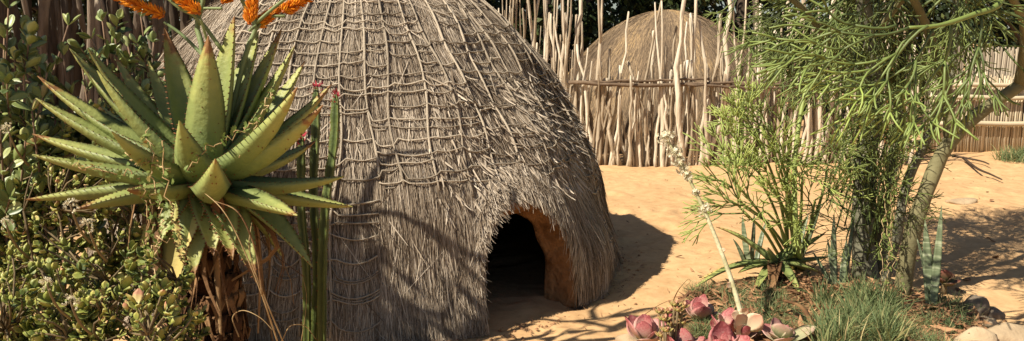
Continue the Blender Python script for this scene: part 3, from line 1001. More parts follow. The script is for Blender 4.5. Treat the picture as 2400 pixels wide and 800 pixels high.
top = AL + [0, 0, .06]
T1 = P(475, 130, 3.36)
stem([top + [-.02, .05, -.05], T1, P(462, 60, 3.38), P(478, -20, 3.38), P(470, -180, 3.36)], .021, .013, aloe, AO)
stem([top + [0.04, .06, -.05], P(575, 130, 3.4), P(598, 60, 3.42), P(560, -30, 3.4), P(590, -190, 3.42)], .019, .012, aloe, AO)
stem([P(522, 120, 3.36), P(465, 45, 3.34), P(415, 15, 3.32), P(345, -50, 3.3)], .014, .009, aloe, AO)
stem([P(480, 135, 3.42), P(430, 85, 3.44), P(385, 52, 3.44)], .012, .009, aloe, AO)
stem([P(600, 55, 3.42), P(640, 20, 3.42), P(700, -30, 3.42), P(760, -110, 3.44)], .012, .009, aloe, AO)
stem([P(596, 75, 3.42), P(625, 42, 3.46), P(668, 38, 3.47)], .011, .009, aloe, AO)
stem([P(470, 5, 3.38), P(430, -30, 3.36), P(380, -60, 3.3)], .012, .009, aloe, AO)
stem([P(470, 60, 3.38), P(445, 20, 3.36), P(400, -30, 3.36), P(350, -90, 3.4)], .012, .008, aloe, AO)
stem([P(475, -90, 3.36), P(430, -170, 3.3), P(360, -230, 3.25)], .011, .008, aloe, AO)
stem([P(475, -110, 3.36), P(520, -180, 3.45), P(600, -260, 3.55)], .011, .008, aloe, AO)
stem([P(590, -120, 3.41), P(650, -190, 3.46), P(740, -240, 3.5)], .011, .008, aloe, AO)
SPK = [(P(385, 50, 3.44), P(235, -12, 3.44)), (P(470, 45, 3.30), P(355, -45, 3.28)), (P(585, 70, 3.3), P(600, -50, 3.32)), (P(662, 40, 3.47), P(745, -5, 3.48)),
       (P(600, 75, 3.44), P(655, 30, 3.5)), (P(760, -110, 3.44), P(850, -190, 3.46)), (P(345, -50, 3.3), P(240, -120, 3.28)), (P(380, -60, 3.3), P(290, -140, 3.25)),
       (P(360, -230, 3.25), P(260, -300, 3.2)), (P(600, -260, 3.55), P(690, -340, 3.6)), (P(740, -240, 3.5), P(840, -280, 3.5)), (P(470, -180, 3.36), P(440, -300, 3.3)),
       (P(590, -190, 3.42), P(610, -310, 3.45)), (P(350, -90, 3.4), P(250, -190, 3.44)), (P(520, 20, 3.36), P(560, -20, 3.38))]
for k, (a, b) in enumerate(SPK):
    mb = flower_spike(a - AO + [0, 0, .02], b - AO + [0, 0, .02], .029, 330, 500 + k)
    mb.build('flower_spike', M['flower'], aloe, False)
for k, (a, b) in enumerate([(P(600, 60, 3.42), P(585, 72, 3.3)), (P(478, 20, 3.38), P(520, 20, 3.36)), (P(598, 70, 3.42), P(600, 75, 3.44)), (P(490, 110, 3.36), P(470, 45, 3.3))]):
    stem([a, (a + b) / 2, b], .009, .008, aloe, AO)

# --- generic solid little leaves
def oval_mesh(name, m, L, W, th, cup=.15, n=7, curl=.2, val=None, point=.0, K=5):
    f = np.linspace(0, 1, n)
    p = np.stack([np.zeros(n), f * L, curl * L * f ** 2], 1)
    w = W * np.sin(np.clip(f, 0.03, 1) ** (1.25 + .0 * f) * math.pi * (.93 - point * .0)) ** .75 + .0008
    w[0] = W * .12; w[-1] = max(W * .16 * (1 - point), .0006)
    mb = MB()
    blade(mb, p, np.array([0, 0, 1.0]), w, th * np.sin(np.clip(f, .1, .92) * math.pi) + .0006, cup, K, val=val)
    return mb.mesh(name, m)


def orient(d, up=(0, 0, 1), roll=0.0):
    """matrix: local +Y along d, local +Z towards up"""
    y = nz(d)
    z = np.asarray(up, float); z = z - y * np.dot(z, y)
    if np.linalg.norm(z) < 1e-3:
        z = np.array([1.0, 0, 0]) - y * y[0]
    z = nz(z); x = np.cross(y, z)
    m = np.stack([x, y, z], 1)
    if roll:
        c, s_ = math.cos(roll), math.sin(roll)
        m = m @ np.array([[c, 0, s_], [0, 1, 0], [-s_, 0, c]])
    return m


def mesh_arrays(me):
    v = np.empty(len(me.vertices) * 3, np.float32); me.vertices.foreach_get('co', v)
    q = np.empty(len(me.loops), np.int32); me.loops.foreach_get('vertex_index', q)
    r = np.empty(len(me.vertices), np.float32); me.attributes['rnd'].data.foreach_get('value', r)
    return v.reshape(-1, 3), q.reshape(-1, 4), r


CAM = np.array([0, 0, CAMH])


def scatter_leaves(par, org, items, meshes, m, limit=290, name='leaf', jitter=.25):
    """items: (pos, 3x3, scale). The ones nearest the camera become parts of their own, the rest one mass."""
    order = np.argsort([np.linalg.norm(it[0] - CAM) for it in items])
    arr = [mesh_arrays(x) for x in meshes]
    mb = MB()
    for c, k in enumerate(order):
        pos, R_, sc = items[k]
        j = rs.randint(len(meshes))
        if c < limit:
            o = link(name, meshes[j], par)
            mt = Matrix.Translation(Vector(pos - org)) @ (Matrix([list(r) for r in R_]).to_4x4()) @ Matrix.Scale(sc, 4)
            o.matrix_local = mt
        else:
            v, q, r = arr[j]
            mb.add((v * sc) @ R_.T + (pos - org), q, None, 0, np.clip(r + U(-jitter, jitter), 0, 1))
    if mb.n:
        mb.build('foliage', m, par, kind='stuff')


# --- jade plants, lower left
jade_m = [oval_mesh('leaf', M['jade'], 1, .38, .08, .15, 6, c, val=np.array([.2, .3, .4, .45, .6, .8]) + dv, K=4) for c, dv in ((.1, 0), (.3, .1), (.2, -.15), (.45, .2))]


def jade(label, cx, cy, rx, ry, h, ntip, seed, size=.046, limit=290):
    r_ = np.random.RandomState(seed)
    org = np.array([cx, cy, gh(cx, cy) + .03])
    t = thing('jade_plant', label, 'succulent', tuple(org), 'jade plants on the left')
    sm = MB(); items = []
    nodes = [org + [r_.uniform(-.3, .3) * rx, r_.uniform(-.3, .3) * ry, 0] for _ in range(7)]
    forks = []
    for nd in nodes:
        for _ in range(4):
            e = org + np.array([r_.uniform(-.85, .85) * rx, r_.uniform(-.85, .85) * ry, h * r_.uniform(.35, .8)])
            p = spline([nd - [0, 0, .05], (nd + e) / 2 + [r_.uniform(-.08, .08), r_.uniform(-.08, .08), 0], e], 7)
            tube(sm, p - org, np.linspace(.009, .005, 7), 6, val=r_.uniform(0, 1)); forks += [p[3], p[4], p[5], p[6]]
    forks = np.array(forks)
    for k in range(ntip):
        d = r_.normal(size=3); d[2] = abs(d[2]) * .8; d[1] -= .35; d = nz(d)
        lump = 1 + .18 * math.sin(5 * d[0] + seed) + .14 * math.sin(7 * d[2] + 4 * d[1])
        tip = org + np.array([rx, ry, h]) * d * lump * r_.uniform(.55, 1)
        tip[2] = org[2] + h * .40 + (tip[2] - org[2]) * .60
        if r_.rand() < .35:
            tip[2] = org[2] + (tip[2] - org[2]) * r_.uniform(.5, .95)
        fk = forks[np.argmin(((forks - tip) ** 2).sum(1))]
        tube(sm, spline([fk, (fk + tip) / 2 + r_.normal(0, .012, 3), tip], 4) - org, np.linspace(.0045, .003, 4), 5, val=r_.uniform(0, 1))
        axd = nz(tip - fk + np.array([0, 0, .04]) + d * .05)
        nl = r_.randint(5, 9); sz_ = r_.choice([.6, .8, 1.0, 1.3], p=[.2, .35, .3, .15])
        a0 = r_.uniform(0, 6.28)
        e1 = nz(np.cross(axd, r_.normal(size=3))); e2 = np.cross(axd, e1)
        for q_ in range(nl):
            a = a0 + q_ * 2.4
            tilt = .45 + .85 * (1 - q_ / nl) + r_.uniform(-.15, .15)
            dl = (e1 * math.cos(a) + e2 * math.sin(a)) * math.sin(tilt) + axd * math.cos(tilt)
            items.append((tip - axd * .012 * (nl - q_) * .5, orient(dl, axd, r_.uniform(-.3, .3)), size * r_.uniform(.7, 1.2) * sz_))
    sm.build('stems', M['jade_stem'], t)
    scatter_leaves(t, org, items, jade_m, M['jade'], limit)
    return t


jade('large jade plant with plump yellow green leaves filling the lower left corner', -1.46, 2.76, .42, .28, .96, 760, 61, .034)
jade('jade plant with reddish leaf edges at the left edge above the corner one', -2.1, 3.7, .50, .24, 1.26, 620, 62, .038)
jade('jade plant growing round the foot of the tall aloe', -1.22, 2.82, .20, .18, .66, 170, 63, .036)
# pale flower heads standing on the jade plants
for k, (px, py, d) in enumerate([(165, 480, 2.55), (12, 520, 2.6), (18, 300, 2.95), (110, 665, 2.42), (205, 525, 2.5), (165, 705, 2.4)]):
    c = P(px, py, d + .04); org = c - [0, 0, .10]
    t = thing('jade_flower_head', ['pale pink jade flower head beside the lowest left aloe leaf', 'pale jade flower head at the left edge, middle height', 'pale pink jade flower head at the left edge below the shrub', 'small pale jade flower head low near the bottom edge', 'pale jade flower head just below the horizontal aloe leaf', 'lowest pale jade flower head in the left corner'][k], 'flower', tuple(org), 'jade flower heads')
    mb = MB(); tube(mb, spline([[-.03, .16, -.06], [-.02, .09, -.01], [.0, .02, .05], [0, 0, .10]], 8), np.linspace(.005, .003, 8), 5, val=.6)
    mb.build('stem', M['jade_stem'], t)
    mb = MB()
    for q_ in range(26):
        d_ = nz(rs.normal(size=3) + [0, 0, .6]); e = np.array([0, 0, .095]) + d_ * U(.008, .022)
        for w in range(4):
            a = w * 1.57; s_ = nz(np.cross(d_, [math.cos(a), math.sin(a), .3])) * .005
            mb.add([e, e + s_ + d_ * .003, e + s_ * .4 + d_ * .008], None, [[0, 1, 2]], 0, U(0, 1))
    mb.build('petals', M['white_bloom'], t, False, kind='stuff')

# --- round-leaved shrubs, upper left
shrub_m = [oval_mesh('leaf', M['shrub'], 1, .30, .03, .35, 7, c, val=np.full(7, .45) + dv, K=5) for c, dv in ((.05, 0), (.25, .15), (-.15, -.2), (.1, .3))]


def shrub(label, cx, cy, stems_, seed, size=.080, nl=15, limit=290):
    r_ = np.random.RandomState(seed)
    org = np.array([cx, cy, gh(cx, cy)])
    t = thing('leafy_shrub', label, 'shrub', tuple(org), 'round leaved shrubs on the left')
    sm = MB(); items = []
    for tip in stems_:
        tip = np.asarray(tip)
        b0 = org + [r_.uniform(-.15, .15), r_.uniform(-.1, .1), -.05]
        p = spline([b0, (b0 * .5 + tip * .5) + [r_.uniform(-.1, .1), r_.uniform(-.1, .1), .05], tip], 18)
        tube(sm, p - org, np.linspace(.011, .004, 18), 6, val=r_.uniform(.3, .9))
        br = [(p, 8)]
        for _ in range(5):
            i0 = r_.randint(8, 16)
            e = p[i0] + np.array([r_.normal(0, .13), r_.normal(0, .10), r_.uniform(.06, .22)])
            bp = spline([p[i0], (p[i0] + e) / 2 + r_.normal(0, .015, 3), e], 8)
            tube(sm, bp - org, np.linspace(.005, .003, 8), 5, val=r_.uniform(.3, .9)); br.append((bp, 1))
        for (bp, st) in br:
            n_ = len(bp)
            for i0 in range(st, n_):
                td = nz(bp[min(i0 + 1, n_ - 1)] - bp[i0 - 1])
                e1 = nz(np.cross(td, r_.normal(size=3)))
                for sg in (-1, 1):
                    if r_.rand() < .12: continue
                    dl = nz(e1 * sg + td * r_.uniform(.4, 1.1) + [0, 0, .15])
                    items.append((bp[i0], orient(dl, td + r_.normal(0, .3, 3), r_.uniform(-.5, .5)), size * r_.uniform(.55, 1.15)))
            td = nz(bp[-1] - bp[-2])
            items.append((bp[-1], orient(td + r_.normal(0, .3, 3), r_.normal(size=3)), size * .8))
    sm.build('stems', M['twig'], t)
    scatter_leaves(t, org, items, shrub_m, M['shrub'], limit, jitter=.35)


shrub('leafy shrub with red stems and grey green leaves at the upper left', -2.35, 3.9,
      [P(55, 75, 3.7), P(20, 190, 3.6), P(110, 170, 3.9), P(150, 130, 4.0), P(75, 260, 3.6), P(10, 90, 4.0), P(130, 280, 3.8), P(0, 300, 3.5), P(60, 330, 3.6), P(-40, 200, 3.6), P(35, 140, 3.7), P(90, 110, 3.9), P(160, 60, 4.1), P(20, 20, 3.9), P(100, 230, 3.75)], 71)
shrub('leafy shrub with pale leaves behind the aloe and in front of the palisade', -1.85, 4.25,
      [P(240, 50, 4.3), P(190, 140, 4.2), P(300, 110, 4.3), P(250, 180, 4.2), P(330, 40, 4.4), P(170, 220, 4.0), P(210, 300, 4.0), P(290, 250, 4.2), P(120, 350, 3.9), P(270, 90, 4.3), P(215, 90, 4.2), P(310, 170, 4.3), P(360, 100, 4.4)], 72, .078)

# --- columnar cactus-like euphorbia beside the aloe
def cactus_column(p, r, par, org, ribs=3):
    n = len(p); mb = MB()
    t = tangents(p)
    K = ribs * 4
    V = []
    for i in range(n):
        a = nz(np.cross(t[i], [0, 1.0, .01])); b = np.cross(t[i], a)
        wob = 1 + .10 * math.sin(i * 2.1)
        tp_ = 1 if i < n - 2 else (.8 if i == n - 2 else .35)
        for k in range(K):
            an = 2 * math.pi * k / K
            rr = r * wob * tp_ * (1.0 if k % 4 == 0 else (.26 if k % 4 == 2 else .48))
            V.append(p[i] + rr * (math.cos(an) * a + math.sin(an) * b))
    V = np.array(V); k = np.arange(K)
    q = np.concatenate([np.stack([i * K + k, i * K + (k + 1) % K, (i + 1) * K + (k + 1) % K, (i + 1) * K + k], 1) for i in range(n - 1)])
    V = np.vstack([V, p[-1]])
    tr = np.stack([(n - 1) * K + k, (n - 1) * K + (k + 1) % K, np.full(K, n * K)], 1)
    mb.add(V - org, q, tr, 0, np.append(np.tile(np.where(np.arange(K) % 4 == 0, .9, .3), n), .5))
    for i in range(2, n - 1):
        for k_ in range(ribs):
            c = V[i * K + k_ * 4]; o = nz(c - p[i])
            mb.add([c - t[i] * .004 - org, c + t[i] * .004 - org, c + o * .009 - org + np.cross(o, t[i]) * .001], None, [[0, 1, 2]], 1, U(0, 1))
    col = mb.build('column', [M['cactus'], M['thorn']], par, False)
    return col


cb = G(745, 795); cb = np.array([cb[0] * .93, cb[1] * .93, 0.0])
cb[2] = gh(cb[0], cb[1])
cac = thing('columnar_euphorbia', 'three slim ribbed cactus-like columns with red tips between aloe and hut', 'euphorbia', tuple(cb))
for (pts, r) in (([cb + [.02, 0, -.05], P(757, 640, 3.95), P(765, 480, 3.9), P(785, 330, 3.88), P(788, 222, 3.86)], .026),
                 ([cb + [-.03, .02, -.05], P(745, 620, 3.98), P(736, 450, 3.98), P(742, 300, 3.97), P(742, 205, 3.96)], .025),
                 ([cb + [-.06, 0, -.05], P(720, 640, 3.95), P(708, 500, 3.93), P(708, 320, 3.92)], .024)):
    p = spline(pts, 26)
    cl = cactus_column(p, r, cac, cb)
    mb = MB()
    for k in range(22):
        f = U(0, 1) ** 2; c = p[-1] * (1 - f * .25) + p[-6] * f * .25
        d = nz(rs.normal(size=3) * [1, 1, .5] + [0, 0, .3]); b = c - cb + d * r * .6
        s_ = nz(np.cross(d, [0, 0, 1.0])) * .007
        mb.add([b - s_, b + s_, b + d * U(.018, .034) + [0, 0, .008]], None, [[0, 1, 2]], 0, U(0, 1))
    mb.build('red_leaves', M['red_tip'], cl, False, kind='stuff')

# --- vines with small leaves on the aloe, dry stems at its foot
vine_m = []   # lobed leaves
for s_ in range(2):
    mb = MB()
    for k in range(5):
        a = -1.2 + .6 * k
        d = np.array([math.sin(a), math.cos(a), 0])
        e = np.array([d[1], -d[0], 0])
        mb.add([[0, 0, 0], d * .5 + e * .22, d * 1.0 + [0, 0, .08 * (s_ + 1)], d * .5 - e * .22], [[0, 1, 2, 3]], None, 0, .4 + .1 * s_)
    vine_m.append(mb.mesh('leaf', M['vine']))


def vine(label, base, paths, seed, size=.022, step=2, limit=150, cat='vine'):
    size *= .75
    r_ = np.random.RandomState(seed); base = np.asarray(base, float)
    t = thing('climbing_vine', label, cat, tuple(base), 'climbing vines')
    mb = MB(); items = []
    for pts in paths:
        p = spline(pts, 34); p[1:-1] += r_.normal(0, .008, (32, 3))
        tube(mb, p - base, .0022, 4, val=r_.uniform(.4, 1))
        for i in range(1, 34, step):
            for _ in range(2):
                d = nz(r_.normal(size=3) + [0, -.5, 0]); 
                items.append((p[i] + d * .01, orient(d, r_.normal(size=3) + [0, -1, .6]), size * r_.uniform(.5, 1.2)))
    mb.build('stems', M['dry'], t, kind='stuff')
    scatter_leaves(t, base, items, vine_m, M['vine'], limit, jitter=.5)


vine('leafy green and yellow vine hanging from the aloe on its left', (AL[0] - .2, AL[1] - .25, .02),
     [[P(350, 300, 3.0), P(360, 400, 2.98), P(355, 520, 2.95), P(340, 640, 2.9)], [P(290, 350, 3.05), P(330, 380, 3.0), P(400, 395, 2.95)],
      [P(380, 330, 2.95), P(395, 480, 2.9), P(425, 560, 2.95), P(430, 620, 2.95)], [P(170, 390, 2.9), P(240, 400, 2.9), P(330, 420, 2.95), P(350, 560, 2.9)],
      [P(400, 560, 2.95), P(340, 600, 2.85), P(330, 720, 2.8), P(320, 800, 2.75)], [P(350, 700, 2.8), P(360, 620, 2.85), P(380, 540, 2.9), P(370, 470, 2.92)]], 81)
vine('small fresh green vine climbing inside the aloe crown', (AL[0] + .1, AL[1] - .05, .02),
     [[P(560, 370, 3.1), P(590, 310, 3.12), P(620, 260, 3.15), P(635, 215, 3.2)], [P(440, 400, 3.0), P(500, 340, 3.05), P(560, 310, 3.1), P(610, 280, 3.1)]], 82, .02)


def dry_strip(label, pts, w, group='dry strips of old leaf', m='dry', name='dry_stem'):
    p = spline(pts, 22); b = p[0].copy()
    mb = MB(); tube(mb, p - b, np.linspace(w, w * .4, 22), 5, val=np.clip(rs.uniform(.3, .8, 22), 0, 1), flat=.4)
    o = mb.build(name, M[m], None, loc=tuple(b))
    return tag(o, label, 'dry stem', group)


dry_strip('long straw stem leaning from the aloe crown to the ground', [P(655, 815, 3.1), P(610, 680, 3.0), P(560, 560, 2.95), P(520, 490, 2.95), P(470, 445, 2.98)], .006)
dry_strip('thin straw stem close beside the long leaning one', [P(665, 805, 3.12), P(618, 690, 3.02), P(585, 590, 2.98), P(590, 520, 3.0)], .005)
dry_strip('brown bent old leaf strip hanging under the aloe crown', [P(615, 690, 3.0), P(600, 590, 2.98), P(560, 500, 2.95), P(500, 470, 2.97)], .009, m='aloe_dry')
dry_strip('short brown old leaf strip on the aloe trunk', [P(540, 740, 3.05), P(520, 650, 3.05), P(510, 590, 3.05), P(480, 580, 3.1)], .008, m='aloe_dry')
dry_strip('curled loop of dry straw at the foot of the aloe', [P(560, 790, 3.05), P(545, 745, 3.05), P(570, 728, 3.05), P(610, 745, 3.05), P(640, 775, 3.05)], .005)
dry_strip('arched dry straw beside the euphorbia columns', [P(660, 800, 3.2), P(680, 765, 3.2), P(715, 765, 3.25), P(740, 795, 3.25)], .005)
dry_strip('thin upright straw before the euphorbia columns', [P(705, 805, 3.3), P(715, 740, 3.3), P(718, 690, 3.3), P(708, 645, 3.3)], .003)

# ---------------------------------------------------------------- pencil tree on the right
def spray_mesh(seed, m, levels=4, L0=.13, r0=.0062, spread=.55, kids=(2, 4), curve=.0):
    r_ = np.random.RandomState(seed); mb = MB()

    def grow(p, d, L, r, lv):
        e = p + d * L
        mid = (p + e) / 2 + r_.normal(0, L * .05, 3)
        tube(mb, spline([p, mid, e], 4), np.linspace(r, r * .86, 4), 5, val=np.clip(.2 + .18 * lv + r_.uniform(-.1, .15), 0, 1))
        if lv >= levels:
            return
        k = r_.randint(kids[0], kids[1] + 1)
        a0 = r_.uniform(0, 6.28)
        e1 = nz(np.cross(d, r_.normal(size=3))); e2 = np.cross(d, e1)
        for i in range(k):
            a = a0 + i * 2 * math.pi / k + r_.uniform(-.4, .4)
            sp_ = spread * r_.uniform(.5, 1.15)
            nd = nz(d * math.cos(sp_) + (e1 * math.cos(a) + e2 * math.sin(a)) * math.sin(sp_) + np.array([0, 0, .06 + curve]))
            grow(e, nd, L * r_.uniform(.72, 1.05), r * .86, lv + 1)
    grow(np.zeros(3), np.array([0, 1.0, 0]), L0, r0, 0)
    return mb.mesh('twig_spray', m)


sprays = [spray_mesh(600 + i, M['pencil'], 3, L0=.18, r0=.0074, spread=.48) for i in range(8)]
sprays_d = [spray_mesh(620 + i, M['pencil_shaded'], 4, L0=.14, r0=.0058, spread=.52, kids=(2, 3)) for i in range(7)]
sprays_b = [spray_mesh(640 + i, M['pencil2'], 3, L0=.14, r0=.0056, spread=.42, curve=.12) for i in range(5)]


def put_spray(par, org, meshes, pos, d, sc=1.0):
    o = link('twig_spray', meshes[rs.randint(len(meshes))], par)
    R_ = orient(d, rs.normal(size=3))
    o.matrix_local = Matrix.Translation(Vector(np.asarray(pos) - org)) @ Matrix([list(r) for r in R_]).to_4x4() @ Matrix.Scale(sc, 4)
    return o


TB = G(2112, 690); TB[2] = gh(TB[0], TB[1])
tree = thing('pencil_tree', 'large pencil tree with leaning green trunk and thin stems on the right', 'tree', tuple(TB))
limbs = []


def limb(name, pts, r0, r1, m, n=18, rec=True, sides=9):
    p = spline(pts, n)
    mb = MB(); tube(mb, p - TB, np.linspace(r0, r1, n) * (1 + .05 * np.sin(np.arange(n) * 1.9)), sides, val=.5)
    o = mb.build(name, M[m], tree)
    if rec:
        for q_ in p[n // 3:]:
            limbs.append(q_)
    return p


d0 = TB[1] / CP
D = 5.25
limb('trunk', [TB + [0, 0, -.08], P(2135, 560, D), P(2185, 410, D), P(2228, 330, D), P(2300, 262, D + .05), P(2390, 200, D + .1), P(2500, 110, D + .1), P(2600, -20, D)], .054, .032, 'bark', 26)
limb('trunk', [TB + [-.05, .2, -.08], P(2100, 560, D + .2), P(2125, 430, D + .2), P(2185, 300, D + .2), P(2230, 170, D + .25), P(2240, 20, D + .3), P(2260, -150, D + .3)], .034, .022, 'bark_dark', 22)
limb('trunk', [G(2030, 650) + [0, 0, -.06], P(2022, 520, D + .45), P(2030, 380, D + .4), P(2050, 230, D + .35), P(2040, 90, D + .3), P(2000, -80, D + .2)], .085, .04, 'bark_dark', 22)
limb('trunk', [G(2060, 640) + [0, 0, -.06], P(2075, 480, D + .5), P(2110, 340, D + .55), P(2105, 200, D + .6), P(2150, 40, D + .6)], .05, .025, 'bark_dark', 20)
limb('limb', [P(2228, 330, D), P(2215, 200, D - .02), P(2170, 60, D - .25), P(2110, -60, D - .5)], .04, .02, 'bark')
limb('limb', [P(2390, 200, D + .1), P(2400, 60, D - .2), P(2330, -70, D - .6)], .035, .018, 'bark')
limb('limb', [P(2050, 230, D + .35), P(1960, 120, D + .2), P(1870, 10, D), P(1760, -60, D - .1)], .03, .014, 'bark')
limb('limb', [P(2040, 90, D + .3), P(2130, -20, D), P(2230, -120, D - .5)], .03, .014, 'bark')
limb('limb', [P(2240, 20, D + .3), P(2340, -80, D + .3), P(2450, -160, D + .4)], .03, .014, 'bark')
limb('limb', [P(2105, 200, D + .6), P(2000, 60, D + .8), P(1930, -80, D + .9)], .025, .012, 'bark')
limb('limb', [P(2500, 110, D + .1), P(2560, 150, D - .2), P(2640, 100, D - .5)], .025, .012, 'bark')
# the bright limb that reaches towards the viewer
limb('limb', [P(2330, -70, D - .6), P(2345, 5, 4.3), P(2280, 35, 4.15), P(2200, 60, 4.05), P(2130, 65, 4.0)], .02, .008, 'pencil', sides=8)
limbs_a = np.array(limbs)
bm_ = MB()
cen = np.array([2.65, 5.35, 2.35]); rad = np.array([1.55, 1.1, 1.0])
for k in range(430):
    d = rs.normal(size=3); d = nz(d)
    pos = cen + d * rad * U(.25, 1) ** .5
    if pos[0] < 2.05 and pos[2] < 2.5 and rs.rand() < .85:
        continue
    if pos[2] < 1.45: pos[2] = U(1.45, 2.0)
    if pos[0] > 2.25 and pos[2] < 1.85: pos[2] += .45
    if pos[0] > 2.6 and pos[2] < 2.1: continue
    if k >= 300:
        pos = np.array([U(1.95, 2.75), U(4.7, 6.0), U(1.75, 2.45)]) if k < 370 else np.array([U(2.0, 2.75), U(5.6, 6.5), U(1.62, 2.0)])
        if pos[0] > 3.0: pos[2] += .15
    near = limbs_a[np.argmin(((limbs_a - pos) ** 2).sum(1))]
    mid = (near + pos) / 2 + [0, 0, .06]
    tube(bm_, spline([near, mid, pos], 5) - TB, np.linspace(.010, .006, 5), 5, val=U(.2, .8))
    dd = nz((pos - cen) / rad + nz(pos - near) * .4 + [0, 0, .15 if pos[2] > 2 else -.55] + rs.normal(0, .3, 3))
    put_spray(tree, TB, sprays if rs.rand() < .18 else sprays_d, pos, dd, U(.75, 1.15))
# drooping sprays that read one by one in front
for (px, py, dd_, dx, dz) in [(2190, 62, 4.05, -.5, -1.0), (2175, 60, 4.0, -.9, -.9), (2230, 52, 4.1, -.1, -1), (2130, 65, 4.0, -1, -.2), (2100, 60, 4.05, -1, .0),
                              (2160, 62, 4.02, -.7, -.7), (2330, 20, 4.3, .7, -.3), (2345, 0, 4.35, -.3, -.9), (2300, 30, 4.2, -.1, -1)]:
    put_spray(tree, TB, sprays[1::2], P(px, py, dd_), (dx, U(-.25, .1), dz), U(.95, 1.2))
# thin stems hanging and standing round the dark trunks
for k in range(55):
    a = P(U(1940, 2110), U(240, 600), D + U(.0, .6))
    near = limbs_a[np.argmin(((limbs_a - a) ** 2).sum(1))]
    tk = P(2030 + U(-15, 25), 640 - U(20, 420), D + .42)
    tube(bm_, spline([tk, (tk + a) / 2, a], 4) - TB, np.linspace(.007, .005, 4), 5, val=U(.1, .6))
    put_spray(tree, TB, sprays_d, a, (U(-.6, .6), U(-.7, .2), U(-.3, 1)), U(.5, .85))
bm_.build('branchlets', M['pencil'], tree, kind='stuff')

# smaller pencil bush in front on its left
BB = G(1865, 628); BB[2] = gh(BB[0], BB[1])
bush = thing('pencil_bush', 'smaller bright green pencil bush left of the large pencil tree', 'shrub', tuple(BB))
for k, (px, py, dd_) in enumerate([(1790, 300, 5.35), (1760, 380, 5.3), (1730, 470, 5.25), (1850, 330, 5.4), (1880, 420, 5.4), (1910, 470, 5.45), (1820, 400, 5.25), (1850, 480, 5.3), (1940, 400, 5.5), (1770, 310, 5.3), (1810, 300, 5.45), (1725, 430, 5.3), (1745, 500, 5.2), (1800, 500, 5.25), (1780, 420, 5.4), (1890, 510, 5.35)]):
    e = P(px, py, dd_)
    b0 = BB + [U(-.08, .08), U(-.06, .06), -.04]
    p = spline([b0, b0 * .45 + e * .55 + [U(-.02, .06), 0, .06], e], 12)
    mb = MB(); tube(mb, p - BB, np.linspace(.013, .007, 12), 6, val=U(.3, .8)); mb.build('stem', M['pencil2'], bush)
    for q_ in ((8, 11) if k % 2 else (9, 10, 11)):
        d = nz(p[-1] - p[-4])
        put_spray(bush, BB, sprays_b, p[q_], nz(d + rs.normal(0, .45, 3) + [-.25, -.1, .1]), U(.75, 1.05))
mb = MB()
for pts in ([BB + [.06, 0, -.04], P(1868, 560, 5.4), P(1862, 400, 5.45), P(1880, 250, 5.5), P(1915, 120, 5.55)],):
    p = spline(pts, 16); tube(mb, p - BB, np.linspace(.022, .012, 16), 7, val=.6)
mb.build('stem', M['pencil2'], bush)

# --- small aloe at the foot of the bush
SA = G(1815, 665); SA = SA + [0, 0, .15]
so = np.array([SA[0], SA[1], 0.0])
sal = thing('small_aloe', 'small sprawling aloe with red-tipped leaves in front of the pencil bush', 'aloe', tuple(so))
mb = MB(); tube(mb, [[0, 0, -.05], [.01, 0, .08], [0, 0, .17]], [.045, .04, .03], 9, val=.3); mb.build('trunk', M['aloe_stem'], sal)
Ds = SA[1] * CP + (CAMH - SA[2]) * SP
for (px, py, dd_, sg, w, m) in [(1678, 532, .05, -.15, .026, 'aloe'), (1640, 655, -.1, -.12, .028, 'aloe_yellow'), (1618, 700, -.2, -.2, .024, 'aloe'), (1808, 705, -.3, -.25, .036, 'aloe_dry'),
                                (1875, 690, -.28, -.15, .032, 'aloe'), (1925, 640, -.05, -.1, .03, 'aloe'), (1935, 545, .1, .05, .03, 'aloe'), (1880, 555, .15, .1, .03, 'aloe'), (1800, 580, -.1, .15, .024, 'aloe'),
                                (1950, 600, .2, .05, .026, 'aloe'), (1745, 560, .2, .0, .026, 'aloe'), (1730, 640, -.2, -.08, .028, 'aloe'), (1765, 690, -.3, -.1, .026, 'aloe')]:
    tip = P(px, py, Ds + dd_); tip[2] = max(tip[2], .02)
    base = SA + nz((tip - SA) * [1, 1, .3]) * .02
    aloe_leaf(base, tip, sal, so, sg, w * 1.35, .018, 12, m, 14, .006, 4)

# --- snake plants
def snake_plant(label, px, py, leaves, dz=0.0):
    b = G(px, py); b[2] = gh(b[0], b[1])
    t = thing('snake_plant', label, 'snake plant', tuple(b), 'snake plants')
    dpt = b[1] * CP + CAMH * SP
    for (tx, ty, w, dd_) in leaves:
        tip = P(tx, ty, dpt + dd_) - b
        b0 = np.array([tip[0] * .12 + U(-.02, .02), U(-.02, .02), -.04])
        n = 12; f = np.linspace(0, 1, n)
        p = quadbez(b0, b0 * .5 + tip * .5 + [U(-.02, .02), 0, .03], tip, n)
        wd = w * np.clip(.75 + .6 * f - 1.35 * f ** 2.6, 0, 2) + .001
        mb = MB(); a = U(-.6, .6)
        blade(mb, p, np.array([math.sin(a), -math.cos(a), 0]), wd, np.full(n, .006), .35, 5, val=np.full(n, .45))
        mb.build('leaf', M['snake'], t)


snake_plant('pair of tall banded snake plant leaves right of the leaning trunk', 2185, 735, [(2207, 482, .026, 0), (2168, 515, .034, .05), (2150, 560, .028, .1)])
snake_plant('banded snake plant leaves between the bush and the dark trunk', 1965, 690, [(1955, 500, .026, 0), (1985, 560, .028, .05), (1940, 560, .022, .1), (2000, 500, .02, .15), (1905, 590, .02, .2)])
snake_plant('pale banded snake plant leaves left of the pencil bush', 1760, 630, [(1740, 505, .024, .05), (1768, 500, .026, .1), (1718, 560, .02, 0), (1795, 520, .022, .15)])
snake_plant('pale banded snake plant leaves under the pencil bush', 1860, 600, [(1850, 470, .022, 0), (1895, 500, .022, .1), (1825, 520, .02, .05), (1925, 480, .02, .1)])

